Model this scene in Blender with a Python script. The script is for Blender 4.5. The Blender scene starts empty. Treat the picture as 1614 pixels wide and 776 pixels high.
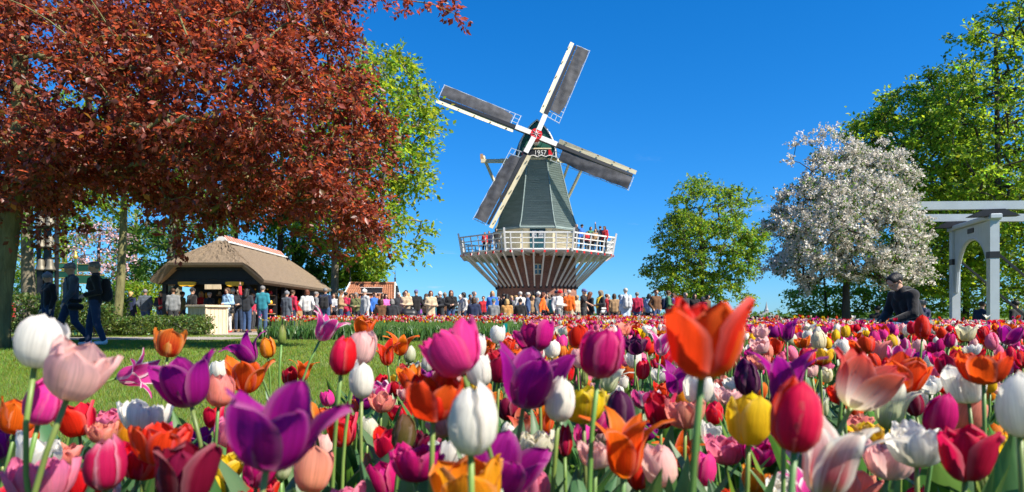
import bpy, math, random
import numpy as np
from mathutils import Vector, Matrix, Euler

S = bpy.context.scene
COL = S.collection
PI = math.pi
R = math.radians
# ------------------------------------------------------------------ camera, sky, sun, exposure
EYE = 0.60            # camera height above the lawn
FPX = 1076.0          # focal length in pixels of a 1614 px wide frame (24 mm lens)
cam_d = bpy.data.cameras.new('camera')
cam_d.lens = 24.0; cam_d.sensor_width = 36.0; cam_d.shift_y = 112.0/1614.0
cam_d.clip_start = 0.05; cam_d.clip_end = 6000
cam_d.dof.use_dof = True; cam_d.dof.focus_distance = 5.5; cam_d.dof.aperture_fstop = 6.3
cam = bpy.data.objects.new('camera', cam_d); COL.objects.link(cam)
cam.location = (0, 0, EYE); cam.rotation_euler = (R(90), 0, 0)
S.camera = cam

SUN_AZ, SUN_EL = R(121), R(44)      # azimuth measured clockwise from the view direction (+Y)
sun_dir = Vector((math.sin(SUN_AZ)*math.cos(SUN_EL), math.cos(SUN_AZ)*math.cos(SUN_EL), math.sin(SUN_EL)))
W = bpy.data.worlds.new('World'); S.world = W; W.use_nodes = True
nt = W.node_tree; nt.nodes.clear()
sky = nt.nodes.new('ShaderNodeTexSky'); sky.sky_type = 'NISHITA'; sky.sun_disc = False
sky.sun_elevation = SUN_EL; sky.sun_rotation = SUN_AZ
sky.altitude = 0; sky.air_density = 1.0; sky.dust_density = 0.1; sky.ozone_density = 3.0
hs = nt.nodes.new('ShaderNodeHueSaturation'); hs.inputs['Saturation'].default_value = 1.13
bg = nt.nodes.new('ShaderNodeBackground'); bg.inputs['Strength'].default_value = 0.100
wo = nt.nodes.new('ShaderNodeOutputWorld')
wb = nt.nodes.new('ShaderNodeMix'); wb.data_type = 'RGBA'; wb.blend_type = 'MULTIPLY'; wb.inputs[0].default_value = 1
wb.inputs[7].default_value = (0.36, 0.665, 1.07, 1)      # a clear, polarised spring sky, the same over the whole dome
ga = nt.nodes.new('ShaderNodeGamma'); ga.inputs[1].default_value = 0.84
nt.links.new(sky.outputs[0], ga.inputs[0]); nt.links.new(ga.outputs[0], wb.inputs[6]); nt.links.new(wb.outputs[2], hs.inputs['Color']); 
# a few thin fair-weather wisps low in the sky
tc = nt.nodes.new('ShaderNodeTexCoord'); mp = nt.nodes.new('ShaderNodeMapping'); mp.inputs['Scale'].default_value = (9, 9, 26); mp.inputs['Location'].default_value = (0.6, 2.1, 0.4)
nz = nt.nodes.new('ShaderNodeTexNoise'); nz.inputs['Scale'].default_value = 1.0; nz.inputs['Detail'].default_value = 7; nz.inputs['Roughness'].default_value = .62; nz.inputs['Distortion'].default_value = .6
nt.links.new(tc.outputs['Generated'], mp.inputs[0]); nt.links.new(mp.outputs[0], nz.inputs['Vector'])
m1 = nt.nodes.new('ShaderNodeMapRange'); m1.inputs[1].default_value = .64; m1.inputs[2].default_value = .80; m1.inputs[4].default_value = .55; nt.links.new(nz.outputs['Fac'], m1.inputs[0])
sz_ = nt.nodes.new('ShaderNodeSeparateXYZ'); nt.links.new(tc.outputs['Generated'], sz_.inputs[0])
m2 = nt.nodes.new('ShaderNodeMapRange'); m2.inputs[1].default_value = .10; m2.inputs[2].default_value = .24; m2.inputs[3].default_value = 1; m2.inputs[4].default_value = 0; nt.links.new(sz_.outputs[2], m2.inputs[0])
mm = nt.nodes.new('ShaderNodeMath'); mm.operation = 'MULTIPLY'; nt.links.new(m1.outputs[0], mm.inputs[0]); nt.links.new(m2.outputs[0], mm.inputs[1])
cm = nt.nodes.new('ShaderNodeMix'); cm.data_type = 'RGBA'; nt.links.new(mm.outputs[0], cm.inputs[0]); nt.links.new(hs.outputs[0], cm.inputs[6]); cm.inputs[7].default_value = (3.6, 3.9, 4.3, 1)
nt.links.new(cm.outputs[2], bg.inputs[0]); nt.links.new(bg.outputs[0], wo.inputs[0])
sun_l = bpy.data.lights.new('sun', 'SUN'); sun_l.energy = 5.0; sun_l.angle = R(0.53); sun_l.color = (1.0, 0.92, 0.79)
sun = bpy.data.objects.new('sun', sun_l); COL.objects.link(sun)
sun.rotation_euler = sun_dir.to_track_quat('Z', 'Y').to_euler(); sun.location = (30, -20, 40)
S.view_settings.view_transform = 'Standard'; S.view_settings.look = 'None'
S.view_settings.exposure = 1.12; S.view_settings.gamma = 1.0
S.cycles.max_bounces = 6; S.cycles.diffuse_bounces = 3; S.cycles.glossy_bounces = 2
S.cycles.transmission_bounces = 4; S.cycles.transparent_max_bounces = 4
S.cycles.use_denoising = True

def at(px, py, d):
    """world point that lies d metres ahead, seen at photo pixel (px, py)"""
    return np.array([(px-807.0)/FPX*d, d, EYE + (500.0-py)/FPX*d])

def smooth(a, b, x):
    t = np.clip((np.asarray(x, float)-a)/(b-a), 0, 1); return t*t*(3-2*t)

# ------------------------------------------------------------------ materials
MATS = {}
def _new(name):
    m = bpy.data.materials.new(name); m.use_nodes = True
    n = m.node_tree; n.nodes.clear(); MATS[name] = m
    return m, n, n.nodes, n.links
def rgba(c): return (c[0], c[1], c[2], 1.0)

def mat(name, col, rough=0.6, var=0.15, scale=6.0, bump=0.0, bscale=40.0, metal=0.0, stretch=(1, 1, 1), col2=None, spec=0.4, sheen=0.0):
    """plain surface: a base colour broken up by noise of its own and fine relief"""
    m, n, N, L = _new(name)
    out = N.new('ShaderNodeOutputMaterial'); p = N.new('ShaderNodeBsdfPrincipled')
    p.inputs['Roughness'].default_value = rough; p.inputs['Metallic'].default_value = metal
    p.inputs['Specular IOR Level'].default_value = spec
    tc = N.new('ShaderNodeTexCoord'); mp = N.new('ShaderNodeMapping'); mp.inputs['Scale'].default_value = stretch
    L.new(tc.outputs['Object'], mp.inputs[0])
    no = N.new('ShaderNodeTexNoise'); no.inputs['Scale'].default_value = scale; no.inputs['Detail'].default_value = 5
    L.new(mp.outputs[0], no.inputs['Vector'])
    mx = N.new('ShaderNodeMix'); mx.data_type = 'RGBA'
    c2 = col2 if col2 else tuple(c*(1+var) for c in col)
    c1 = col if col2 else tuple(c*(1-var) for c in col)
    mx.inputs[6].default_value = rgba(c1); mx.inputs[7].default_value = rgba(c2)
    rp = N.new('ShaderNodeMapRange'); rp.inputs[1].default_value = 0.3; rp.inputs[2].default_value = 0.7
    L.new(no.outputs['Fac'], rp.inputs[0]); L.new(rp.outputs[0], mx.inputs[0])
    L.new(mx.outputs[2], p.inputs['Base Color'])
    if sheen: p.inputs['Sheen Weight'].default_value = sheen
    if bump:
        nb = N.new('ShaderNodeTexNoise'); nb.inputs['Scale'].default_value = bscale; nb.inputs['Detail'].default_value = 4
        L.new(mp.outputs[0], nb.inputs['Vector'])
        b = N.new('ShaderNodeBump'); b.inputs['Strength'].default_value = bump; b.inputs['Distance'].default_value = 0.02
        L.new(nb.outputs['Fac'], b.inputs['Height']); L.new(b.outputs[0], p.inputs['Normal'])
    L.new(p.outputs[0], out.inputs[0])
    return m

def mat_leaf(name, base, trans, tw=0.4, rough=0.5, spec=0.3):
    """foliage: per-leaf tint from the mesh, some light passing through"""
    m, n, N, L = _new(name)
    out = N.new('ShaderNodeOutputMaterial'); p = N.new('ShaderNodeBsdfPrincipled'); t = N.new('ShaderNodeBsdfTranslucent')
    a = N.new('ShaderNodeAttribute'); a.attribute_name = 'Col'
    for src, dst in ((base, p.inputs['Base Color']), (trans, t.inputs['Color'])):
        mx = N.new('ShaderNodeMix'); mx.data_type = 'RGBA'; mx.blend_type = 'MULTIPLY'; mx.inputs[0].default_value = 1
        mx.inputs[6].default_value = rgba(src); L.new(a.outputs['Color'], mx.inputs[7]); L.new(mx.outputs[2], dst)
    p.inputs['Roughness'].default_value = rough; p.inputs['Specular IOR Level'].default_value = spec
    ms = N.new('ShaderNodeMixShader'); ms.inputs[0].default_value = tw
    L.new(p.outputs[0], ms.inputs[1]); L.new(t.outputs[0], ms.inputs[2]); L.new(ms.outputs[0], out.inputs[0])
    return m

def mat_petal(name, stops, edge=None, streak=0.26, tw=0.56):
    """tulip petal: colour runs from the base of the petal to its tip, veins along it, thin enough to glow"""
    m, n, N, L = _new(name)
    out = N.new('ShaderNodeOutputMaterial'); p = N.new('ShaderNodeBsdfPrincipled'); t = N.new('ShaderNodeBsdfTranslucent')
    uv = N.new('ShaderNodeUVMap'); sx = N.new('ShaderNodeSeparateXYZ'); L.new(uv.outputs[0], sx.inputs[0])
    mp = N.new('ShaderNodeMapping'); mp.inputs['Scale'].default_value = (46, .9, 1); L.new(uv.outputs[0], mp.inputs[0])
    oi = N.new('ShaderNodeObjectInfo')
    ad = N.new('ShaderNodeVectorMath'); ad.operation = 'ADD'; L.new(mp.outputs[0], ad.inputs[0])
    cb = N.new('ShaderNodeCombineXYZ'); ml = N.new('ShaderNodeMath'); ml.operation = 'MULTIPLY'; ml.inputs[1].default_value = 37
    L.new(oi.outputs['Random'], ml.inputs[0]); L.new(ml.outputs[0], cb.inputs[2]); L.new(cb.outputs[0], ad.inputs[1])
    no = N.new('ShaderNodeTexNoise'); no.inputs['Scale'].default_value = 1.0; no.inputs['Detail'].default_value = 3; L.new(ad.outputs[0], no.inputs['Vector'])
    # position along the petal, feathered by the veins
    ma = N.new('ShaderNodeMath'); ma.operation = 'MULTIPLY_ADD'; ma.inputs[1].default_value = 0.35; ma.inputs[2].default_value = -0.175
    L.new(no.outputs['Fac'], ma.inputs[0])
    a2 = N.new('ShaderNodeMath'); a2.operation = 'ADD'; L.new(sx.outputs[1], a2.inputs[0]); L.new(ma.outputs[0], a2.inputs[1])
    cr = N.new('ShaderNodeValToRGB'); L.new(a2.outputs[0], cr.inputs[0])
    el = cr.color_ramp.elements
    el[0].position, el[0].color = stops[0][0], rgba(stops[0][1]); el[1].position, el[1].color = stops[-1][0], rgba(stops[-1][1])
    for ps, c in stops[1:-1]: e = el.new(ps); e.color = rgba(c)
    src = cr.outputs[0]
    if edge:   # petal margins of another colour
        ab = N.new('ShaderNodeMath'); ab.operation = 'ABSOLUTE'; L.new(sx.outputs[0], ab.inputs[0])
        sb = N.new('ShaderNodeMath'); sb.operation = 'SUBTRACT'; L.new(sx.outputs[0], sb.inputs[0]); sb.inputs[1].default_value = 0.5
        ab = N.new('ShaderNodeMath'); ab.operation = 'ABSOLUTE'; L.new(sb.outputs[0], ab.inputs[0])
        a3 = N.new('ShaderNodeMath'); a3.operation = 'ADD'; L.new(ab.outputs[0], a3.inputs[0]); L.new(ma.outputs[0], a3.inputs[1])
        mr = N.new('ShaderNodeMapRange'); mr.inputs[1].default_value = edge[1]; mr.inputs[2].default_value = edge[2]; L.new(a3.outputs[0], mr.inputs[0])
        mx = N.new('ShaderNodeMix'); mx.data_type = 'RGBA'; L.new(mr.outputs[0], mx.inputs[0]); L.new(src, mx.inputs[6]); mx.inputs[7].default_value = rgba(edge[0])
        src = mx.outputs[2]
    # margins a little paler than the middle of the petal
    sb2 = N.new('ShaderNodeMath'); sb2.operation = 'SUBTRACT'; L.new(sx.outputs[0], sb2.inputs[0]); sb2.inputs[1].default_value = 0.5
    ab2 = N.new('ShaderNodeMath'); ab2.operation = 'ABSOLUTE'; L.new(sb2.outputs[0], ab2.inputs[0])
    mr2 = N.new('ShaderNodeMapRange'); mr2.inputs[1].default_value = .34; mr2.inputs[2].default_value = .52; mr2.inputs[3].default_value = 0; mr2.inputs[4].default_value = .22; L.new(ab2.outputs[0], mr2.inputs[0])
    mx2 = N.new('ShaderNodeMix'); mx2.data_type = 'RGBA'; L.new(mr2.outputs[0], mx2.inputs[0]); L.new(src, mx2.inputs[6]); mx2.inputs[7].default_value = (.85, .6, .6, 1); src = mx2.outputs[2]
    hsv = N.new('ShaderNodeHueSaturation'); L.new(src, hsv.inputs['Color'])
    hj = N.new('ShaderNodeMapRange'); hj.inputs[3].default_value = .488; hj.inputs[4].default_value = .512; L.new(oi.outputs['Random'], hj.inputs[0]); L.new(hj.outputs[0], hsv.inputs['Hue'])
    mr = N.new('ShaderNodeMapRange'); mr.inputs[1].default_value = 0.3; mr.inputs[2].default_value = 0.7
    mr.inputs[3].default_value = 1-streak; mr.inputs[4].default_value = 1+streak*0.6
    L.new(no.outputs['Fac'], mr.inputs[0]); L.new(mr.outputs[0], hsv.inputs['Value'])
    L.new(hsv.outputs[0], p.inputs['Base Color']); L.new(hsv.outputs[0], t.inputs['Color'])
    p.inputs['Roughness'].default_value = 0.55; p.inputs['Specular IOR Level'].default_value = 0.2
    b = N.new('ShaderNodeBump'); b.inputs['Strength'].default_value = 0.35; b.inputs['Distance'].default_value = 0.002
    L.new(no.outputs['Fac'], b.inputs['Height']); L.new(b.outputs[0], p.inputs['Normal'])
    ms = N.new('ShaderNodeMixShader'); ms.inputs[0].default_value = tw
    L.new(p.outputs[0], ms.inputs[1]); L.new(t.outputs[0], ms.inputs[2]); L.new(ms.outputs[0], out.inputs[0])
    return m

# ------------------------------------------------------------------ mesh helpers
def npmesh(name, V, faces, uv=None, col=None, smooth_=False, midx=None):
    """V (n,3); faces: list of (m,k) int arrays; uv/col per vertex"""
    V = np.asarray(V, np.float32); me = bpy.data.meshes.new(name)
    faces = [np.asarray(f, np.int32) for f in faces if len(f)]
    loops = np.concatenate([f.ravel() for f in faces]); tot = np.concatenate([np.full(len(f), f.shape[1], np.int32) for f in faces])
    start = np.concatenate([[0], np.cumsum(tot)[:-1]]).astype(np.int32)
    me.vertices.add(len(V)); me.vertices.foreach_set('co', V.ravel())
    me.loops.add(len(loops)); me.loops.foreach_set('vertex_index', loops)
    me.polygons.add(len(tot)); me.polygons.foreach_set('loop_start', start); me.polygons.foreach_set('loop_total', tot)
    if smooth_: me.polygons.foreach_set('use_smooth', np.ones(len(tot), bool))
    if midx is not None: me.polygons.foreach_set('material_index', np.asarray(midx, np.int32))
    if uv is not None:
        l = me.uv_layers.new(name='UVMap'); l.data.foreach_set('uv', np.asarray(uv, np.float32)[loops].ravel())
    if col is not None:
        c = np.ones((len(V), 4), np.float32); c[:, :3] = col
        a = me.color_attributes.new('Col', 'FLOAT_COLOR', 'POINT'); a.data.foreach_set('color', c.ravel())
    me.update(calc_edges=True)
    return me

def link(name, me, m=None, parent=None, loc=None, rot=None, scale=None):
    o = bpy.data.objects.new(name, me)
    if m is not None:
        m = MATS[m] if isinstance(m, str) else m
        if len(me.materials) == 0: me.materials.append(None)
        o.material_slots[0].link = 'OBJECT'; o.material_slots[0].material = m
    COL.objects.link(o)
    if parent is not None: o.parent = parent
    if loc is not None: o.location = loc
    if rot is not None: o.rotation_euler = rot
    if scale is not None: o.scale = scale if hasattr(scale, '__len__') else (scale,)*3
    return o

def tag(o, label=None, cat=None, group=None, kind=None):
    if label: o['label'] = label
    if cat: o['category'] = cat
    if group: o['group'] = group
    if kind: o['kind'] = kind
    return o

def thing(name, label, cat, loc=(0, 0, 0), rz=0.0, group=None):
    o = bpy.data.objects.new(name, None); COL.objects.link(o); o.empty_display_size = 0.1
    o.location = loc; o.rotation_euler = (0, 0, rz)
    return tag(o, label, cat, group)

class MB:
    """collects shapes into one mesh"""
    def __init__(s): s.v = []; s.f = {3: [], 4: []}; s.n = 0; s.ng = []
    def add(s, V, F):
        V = np.asarray(V, float)
        for f in F:
            g = [i+s.n for i in f]
            if len(g) in (3, 4): s.f[len(g)].append(g)
            else: s.ng.append(g)
        s.v.append(V); s.n += len(V); return s
    def box(s, c, size, rot=None, taper=1.0, bev=0.0):
        hx, hy, hz = [q/2 for q in size]
        b = min(bev, hx*.9, hy*.9, hz*.9)
        if b <= 0:
            V = [(-hx, -hy, -hz), (hx, -hy, -hz), (hx, hy, -hz), (-hx, hy, -hz), (-hx*taper, -hy*taper, hz), (hx*taper, -hy*taper, hz), (hx*taper, hy*taper, hz), (-hx*taper, hy*taper, hz)]
            F = [(0, 3, 2, 1), (4, 5, 6, 7), (0, 1, 5, 4), (1, 2, 6, 5), (2, 3, 7, 6), (3, 0, 4, 7)]
        else:
            V = []; F = []
            for z, q in ((-hz, b), (-hz+b, 0), (hz-b, 0), (hz, b)):
                for x, y in ((-1, -1), (1, -1), (1, 1), (-1, 1)): V.append((x*(hx-q), y*(hy-q), z))
            for k in range(3):
                for i in range(4): F.append((k*4+i, k*4+(i+1) % 4, k*4+4+(i+1) % 4, k*4+4+i))
            F += [(3, 2, 1, 0), (12, 13, 14, 15)]
        V = np.array(V)
        if rot is not None: V = V @ np.array(rot.to_3x3() if isinstance(rot, Matrix) else Euler(rot).to_matrix()).T
        return s.add(V+np.array(c), F)
    def bar(s, a, b, w, h=None, w2=None, up=(0, 0, 1)):
        """rectangular bar from a to b"""
        a, b = np.array(a, float), np.array(b, float); h = h or w
        d = b-a; l = np.linalg.norm(d); d = d/l; u = np.array(up, float)
        if abs(d@u) > .98: u = np.array((0, 1.0, 0))
        x = np.cross(d, u); x /= np.linalg.norm(x); y = np.cross(x, d)
        k = (w2/w) if w2 else 1
        V = [a+x*sx*w/2+y*sy*h/2 for sx, sy in ((-1, -1), (1, -1), (1, 1), (-1, 1))]+[b+(x*sx*w/2+y*sy*h/2)*k for sx, sy in ((-1, -1), (1, -1), (1, 1), (-1, 1))]
        return s.add(V, [(0, 3, 2, 1), (4, 5, 6, 7), (0, 1, 5, 4), (1, 2, 6, 5), (2, 3, 7, 6), (3, 0, 4, 7)])
    def tube(s, pts, rad, n=8, cap=True):
        pts = np.array(pts, float); m = len(pts)
        rad = np.full(m, rad) if np.isscalar(rad) else np.array(rad, float)
        T = np.gradient(pts, axis=0); T /= np.linalg.norm(T, axis=1)[:, None]+1e-12
        u = np.array((0, 0, 1.0)) if abs(T[0][2]) < .9 else np.array((1.0, 0, 0))
        V = []; x = np.cross(T[0], u); x /= np.linalg.norm(x)
        for i in range(m):
            x = x-T[i]*(x@T[i]); x /= np.linalg.norm(x); y = np.cross(T[i], x)
            a = np.arange(n)*2*PI/n
            V.append(pts[i]+rad[i]*(np.cos(a)[:, None]*x+np.sin(a)[:, None]*y))
        V = np.concatenate(V); F = []
        for i in range(m-1):
            for j in range(n): F.append((i*n+j, i*n+(j+1) % n, (i+1)*n+(j+1) % n, (i+1)*n+j))
        if cap: F += [tuple(range(n))[::-1], tuple(range((m-1)*n, m*n))]
        return s.add(V, F)
    def lathe(s, prof, n=16, c=(0, 0, 0), a0=0.0):
        V = []; F = []
        for r, z in prof:
            for j in range(n): a = a0+j*2*PI/n; V.append((c[0]+r*math.cos(a), c[1]+r*math.sin(a), c[2]+z))
        for i in range(len(prof)-1):
            for j in range(n): F.append((i*n+j, i*n+(j+1) % n, (i+1)*n+(j+1) % n, (i+1)*n+j))
        F += [tuple(range(n))[::-1], tuple(range((len(prof)-1)*n, len(prof)*n))]
        return s.add(V, F)
    def prism(s, poly, y0, y1, ax='y'):
        """polygon in (x,z) pushed along y (or in (y,z) along x)"""
        n = len(poly); V = []
        for q in (y0, y1):
            for a, b in poly: V.append((a, q, b) if ax == 'y' else (q, a, b))
        F = [tuple(range(n)), tuple(range(n, 2*n))[::-1]]+[((i+1) % n, i, n+i, n+(i+1) % n) for i in range(n)]
        return s.add(V, F)
    def mesh(s, name, sm=False):
        V = np.concatenate(s.v); me = bpy.data.meshes.new(name)
        me.from_pydata(V.tolist(), [], s.f[4]+s.f[3]+s.ng)
        if sm: me.polygons.foreach_set('use_smooth', np.ones(len(me.polygons), bool))
        me.update(); return me
    def build(s, name, m, parent=None, sm=False, **k): return link(name, s.mesh(name, sm), m, parent, **k)
# ------------------------------------------------------------------ shared materials
mat('soil', (0.05, 0.034, 0.022), .95, .35, 8, .8, 60)
mat('lawn', (0.11, 0.165, 0.028), .9, .28, 1.3, .9, 160, col2=(0.165, 0.215, 0.04))
mat('asphalt', (0.30, 0.265, 0.23), .9, .12, 3, .3, 220)
mat('paving', (0.30, 0.26, 0.22), .9, .15, 2, .3, 90)
mat('bark_grey', (0.16, 0.135, 0.095), .95, .35, 9, 1.0, 30, stretch=(1, 1, .25))
mat('bark_green', (0.15, 0.14, 0.06), .95, .4, 7, 1.0, 26, stretch=(1, 1, .3))
mat('bark_dark', (0.055, 0.042, 0.032), .95, .3, 9, 1.0, 30, stretch=(1, 1, .25))
mat('white_paint', (0.60, 0.60, 0.59), .45, .07, 5, .08, 60)
mat('bridge_paint', (0.40, 0.45, 0.48), .5, .06, 4, .08, 60)
mat('cream_paint', (0.62, 0.55, 0.37), .5, .08, 3, .06, 50)
mat('beam_paint', (0.62, 0.53, 0.36), .55, .12, 4, .1, 50)
mat('smock_green', (0.20, 0.258, 0.245), .75, .16, 2.2, .35, 60, stretch=(.5, .5, 3), spec=.25)
mat('cap_green', (0.012, 0.085, 0.055), .45, .15, 4, .1, 40)
mat('thatch_dark', (0.045, 0.042, 0.036), .95, .3, 10, 1, 50)
mat('tar_black', (0.010, 0.010, 0.012), .55, .25, 6, .2, 40, stretch=(1, 1, .2))
mat('stock_black', (0.012, 0.014, 0.018), .5, .2, 4, .1, 30)
mat('sail_cloth', (0.048, 0.050, 0.058), .7, .4, 2.5, .5, 22, spec=.3)
mat('signal_red', (0.55, 0.012, 0.014), .4, .1, 5)
mat('door_teal', (0.010, 0.055, 0.070), .45, .12, 4)
mat('iron_black', (0.014, 0.014, 0.016), .45, .2, 8)
mat('glass_dark', (0.02, 0.035, 0.045), .08, .2, 3, spec=.9)
mat('thatch', (0.20, 0.148, 0.10), .95, .5, 22, 1.0, 120, stretch=(5, 5, .5))
mat('wood_pale', (0.56, 0.44, 0.30), .75, .18, 5, .25, 40, stretch=(4, 4, .5))
mat('wood_mid', (0.34, 0.20, 0.10), .75, .2, 5, .25, 40, stretch=(4, 4, .5))
mat('ridge_red', (0.50, 0.10, 0.05), .7, .15, 9)
mat('tile_orange', (0.28, 0.11, 0.055), .75, .3, 7, .2, 40)
mat('bell_bronze', (0.17, 0.155, 0.12), .55, .2, 6, metal=.35)
mat('sign_green', (0.012, 0.075, 0.045), .45, .12, 5)
mat('gold_leaf', (0.75, 0.52, 0.12), .35, .1, 5, metal=.6)
mat('clog_yellow', (0.80, 0.42, 0.02), .4, .12, 5)
mat('teal_plastic', (0.0, 0.17, 0.16), .4, .1, 5)
mat('water', (0.02, 0.035, 0.03), .06, .2, 2, .25, 12, spec=.8)
mat('far_wall', (0.30, 0.30, 0.32), .9, .1, 1)

def mat_brick():
    m, n, N, L = _new('mill_brick')
    out = N.new('ShaderNodeOutputMaterial'); p = N.new('ShaderNodeBsdfPrincipled'); p.inputs['Roughness'].default_value = .88
    uv = N.new('ShaderNodeUVMap')
    b = N.new('ShaderNodeTexBrick'); b.inputs['Scale'].default_value = 1.0
    b.inputs['Color1'].default_value = (.25, .085, .052, 1); b.inputs['Color2'].default_value = (.34, .13, .082, 1); b.inputs['Mortar'].default_value = (.26, .22, .19, 1)
    b.inputs['Brick Width'].default_value = .22; b.inputs['Row Height'].default_value = .065; b.inputs['Mortar Size'].default_value = .007
    L.new(uv.outputs[0], b.inputs['Vector'])
    no = N.new('ShaderNodeTexNoise'); no.inputs['Scale'].default_value = 1.7; no.inputs['Detail'].default_value = 5; L.new(uv.outputs[0], no.inputs['Vector'])
    h = N.new('ShaderNodeHueSaturation'); L.new(b.outputs['Color'], h.inputs['Color'])
    mr = N.new('ShaderNodeMapRange'); mr.inputs[1].default_value = .3; mr.inputs[2].default_value = .7; mr.inputs[3].default_value = .72; mr.inputs[4].default_value = 1.2
    L.new(no.outputs['Fac'], mr.inputs[0]); L.new(mr.outputs[0], h.inputs['Value']); L.new(h.outputs[0], p.inputs['Base Color'])
    bu = N.new('ShaderNodeBump'); bu.inputs['Strength'].default_value = .6; bu.inputs['Distance'].default_value = .01
    L.new(b.outputs['Fac'], bu.inputs['Height']); bu.invert = True; L.new(bu.outputs[0], p.inputs['Normal'])
    L.new(p.outputs[0], out.inputs[0])
mat_brick()
mat_leaf('leaf_copper', (0.175, 0.05, 0.036), (0.52, 0.10, 0.04), .45, .4, .45)
mat_leaf('leaf_spring', (0.155, 0.235, 0.02), (0.40, 0.52, 0.03), .5)
mat_leaf('leaf_fresh', (0.10, 0.185, 0.02), (0.28, 0.45, 0.03), .47)
mat_leaf('leaf_mid', (0.05, 0.105, 0.018), (0.15, 0.28, 0.025), .4)
mat_leaf('leaf_hedge', (0.075, 0.12, 0.022), (0.18, 0.26, 0.03), .35, .45, .45)
mat_leaf('blossom_white', (0.64, 0.60, 0.54), (0.62, 0.57, 0.48), .3, .6, .2)
mat_leaf('blossom_pink', (0.62, 0.42, 0.45), (0.62, 0.40, 0.43), .35, .6, .2)
mat_leaf('grass_blade', (0.145, 0.215, 0.03), (0.30, 0.40, 0.05), .4, .5, .3)
mat_leaf('tulip_green', (0.07, 0.15, 0.045), (0.18, 0.36, 0.05), .35, .42, .45)
mat_leaf('tulip_flower', (1, 1, 1), (1, 1, 1), .56, .55, .2)

# ------------------------------------------------------------------ ground, lawn, path, beds, water
def dip(x, y):
    return -0.62*smooth(8.2, 10.4, x)*smooth(13.5, 15.5, y)*(1-smooth(27, 33, y))
def ground_z(x, y): return float(dip(x, y))

def sheet(name, poly, z, m, step=None):
    """flat polygon sheet"""
    me = bpy.data.meshes.new(name); me.from_pydata([(x, y, z+ground_z(x, y)) for x, y in poly], [], [tuple(range(len(poly)))]); me.update()
    return tag(link(name, me, m), kind='structure')

xs = np.unique(np.concatenate([np.linspace(-900, -40, 12), np.linspace(-40, 6, 24), np.linspace(6, 14, 22), np.linspace(14, 40, 14), np.linspace(40, 900, 12)]))
ys = np.unique(np.concatenate([np.linspace(-60, 10, 10), np.linspace(10, 36, 40), np.linspace(36, 80, 12), np.linspace(80, 2500, 12)]))
X, Y = np.meshgrid(xs, ys)
# canal cut under the drawbridge
can = -1.0*np.exp(-((X-15.6)/1.5)**4)*smooth(9, 11, Y)*(1-smooth(30, 34, Y))
Z = dip(X, Y)+can
nx, ny = len(xs), len(ys)
I = (np.arange(ny-1)[:, None]*nx+np.arange(nx-1)[None, :]).ravel()
gm = npmesh('ground', np.stack([X, Y, Z], -1).reshape(-1, 3), [np.stack([I, I+1, I+nx+1, I+nx], -1)], smooth_=True)
tag(link('ground', gm, 'lawn'), kind='structure')
sheet('water', [(13.6, 10.5), (17.6, 10.5), (17.6, 31), (13.6, 31)], 0, 'water').location.z = -1.0

BED = [(-2.6, .35), (3.0, .35), (7.2, 6), (11.5, 12.4), (7.6, 13.4), (6.9, 20), (6.6, 27), (-6.9, 27.4), (-6.95, 18.4), (-3.4, 17.0), (.1, 15.6), (.45, 12), (.02, 6), (-.38, 3.8), (-.5, 2.6), (-.6, 1.95), (-1.4, 1.75), (-2.6, 1.7)]
def in_poly(poly, x, y):
    x = np.asarray(x, float); y = np.asarray(y, float); r = np.zeros(x.shape, bool); n = len(poly)
    for i in range(n):
        (x1, y1), (x2, y2) = poly[i], poly[(i+1) % n]
        if y1 == y2: continue
        c = ((y1 > y) != (y2 > y)) & (x < (x2-x1)*(y-y1)/(y2-y1)+x1); r ^= c
    return r
sheet('flower_bed_soil', BED, .004, 'soil')
sheet('path', [(-60, 17.6), (-7.6, 17.9), (-7.6, 20.6), (-9.2, 22.0), (-22, 20.2), (-60, 19.8)], .004, 'asphalt')
sheet('plaza', [(-10.2, 22.3), (-8.6, 21.6), (-7.35, 21.2), (-7.2, 27.9), (6.9, 27.6), (9.0, 33), (9.5, 52), (-3, 54), (-9.3, 48), (-9.6, 38.4), (-16.5, 38.4), (-16.5, 26.2), (-11.0, 26.2)], .006, 'paving')

# mown grass blades on the near lawn
rg = np.random.default_rng(5)
def grass(n, ymin, ymax, h, w):
    d = np.sqrt(rg.uniform(ymin**2, ymax**2, n)); px = rg.uniform(-420, 900, n)
    x = (px-807)/FPX*d; ok = ~in_poly(BED, x, d) & ~((d > 17.6) & (d < 20.2)); x, d = x[ok], d[ok]; m = len(x)
    a = rg.uniform(0, 2*PI, m); t = rg.uniform(0, 2*PI, m); hh = h*rg.uniform(.5, 1.3, m); ln = hh*rg.uniform(.1, .9, m)
    b0 = np.stack([x-np.cos(a)*w, d-np.sin(a)*w, np.zeros(m)], -1); b1 = np.stack([x+np.cos(a)*w, d+np.sin(a)*w, np.zeros(m)], -1)
    tp = np.stack([x+np.cos(t)*ln, d+np.sin(t)*ln, hh], -1)
    V = np.stack([b0, b1, tp], 1).reshape(-1, 3); c = np.repeat(np.stack([rg.uniform(.6, 1.5, m), rg.uniform(.75, 1.3, m), rg.uniform(.5, 1.2, m)], -1), 3, 0)
    return V, c
parts = [grass(100000, 1.6, 8, .035, .0025), grass(130000, 7, 22, .045, .006)]
V = np.concatenate([p[0] for p in parts]); C = np.concatenate([p[1] for p in parts])
tag(link('grass', npmesh('grass', V, [np.arange(len(V)).reshape(-1, 3)], col=C), 'grass_blade'), 'short bright green mown lawn grass between path and tulips', 'grass', kind='stuff')
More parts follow.
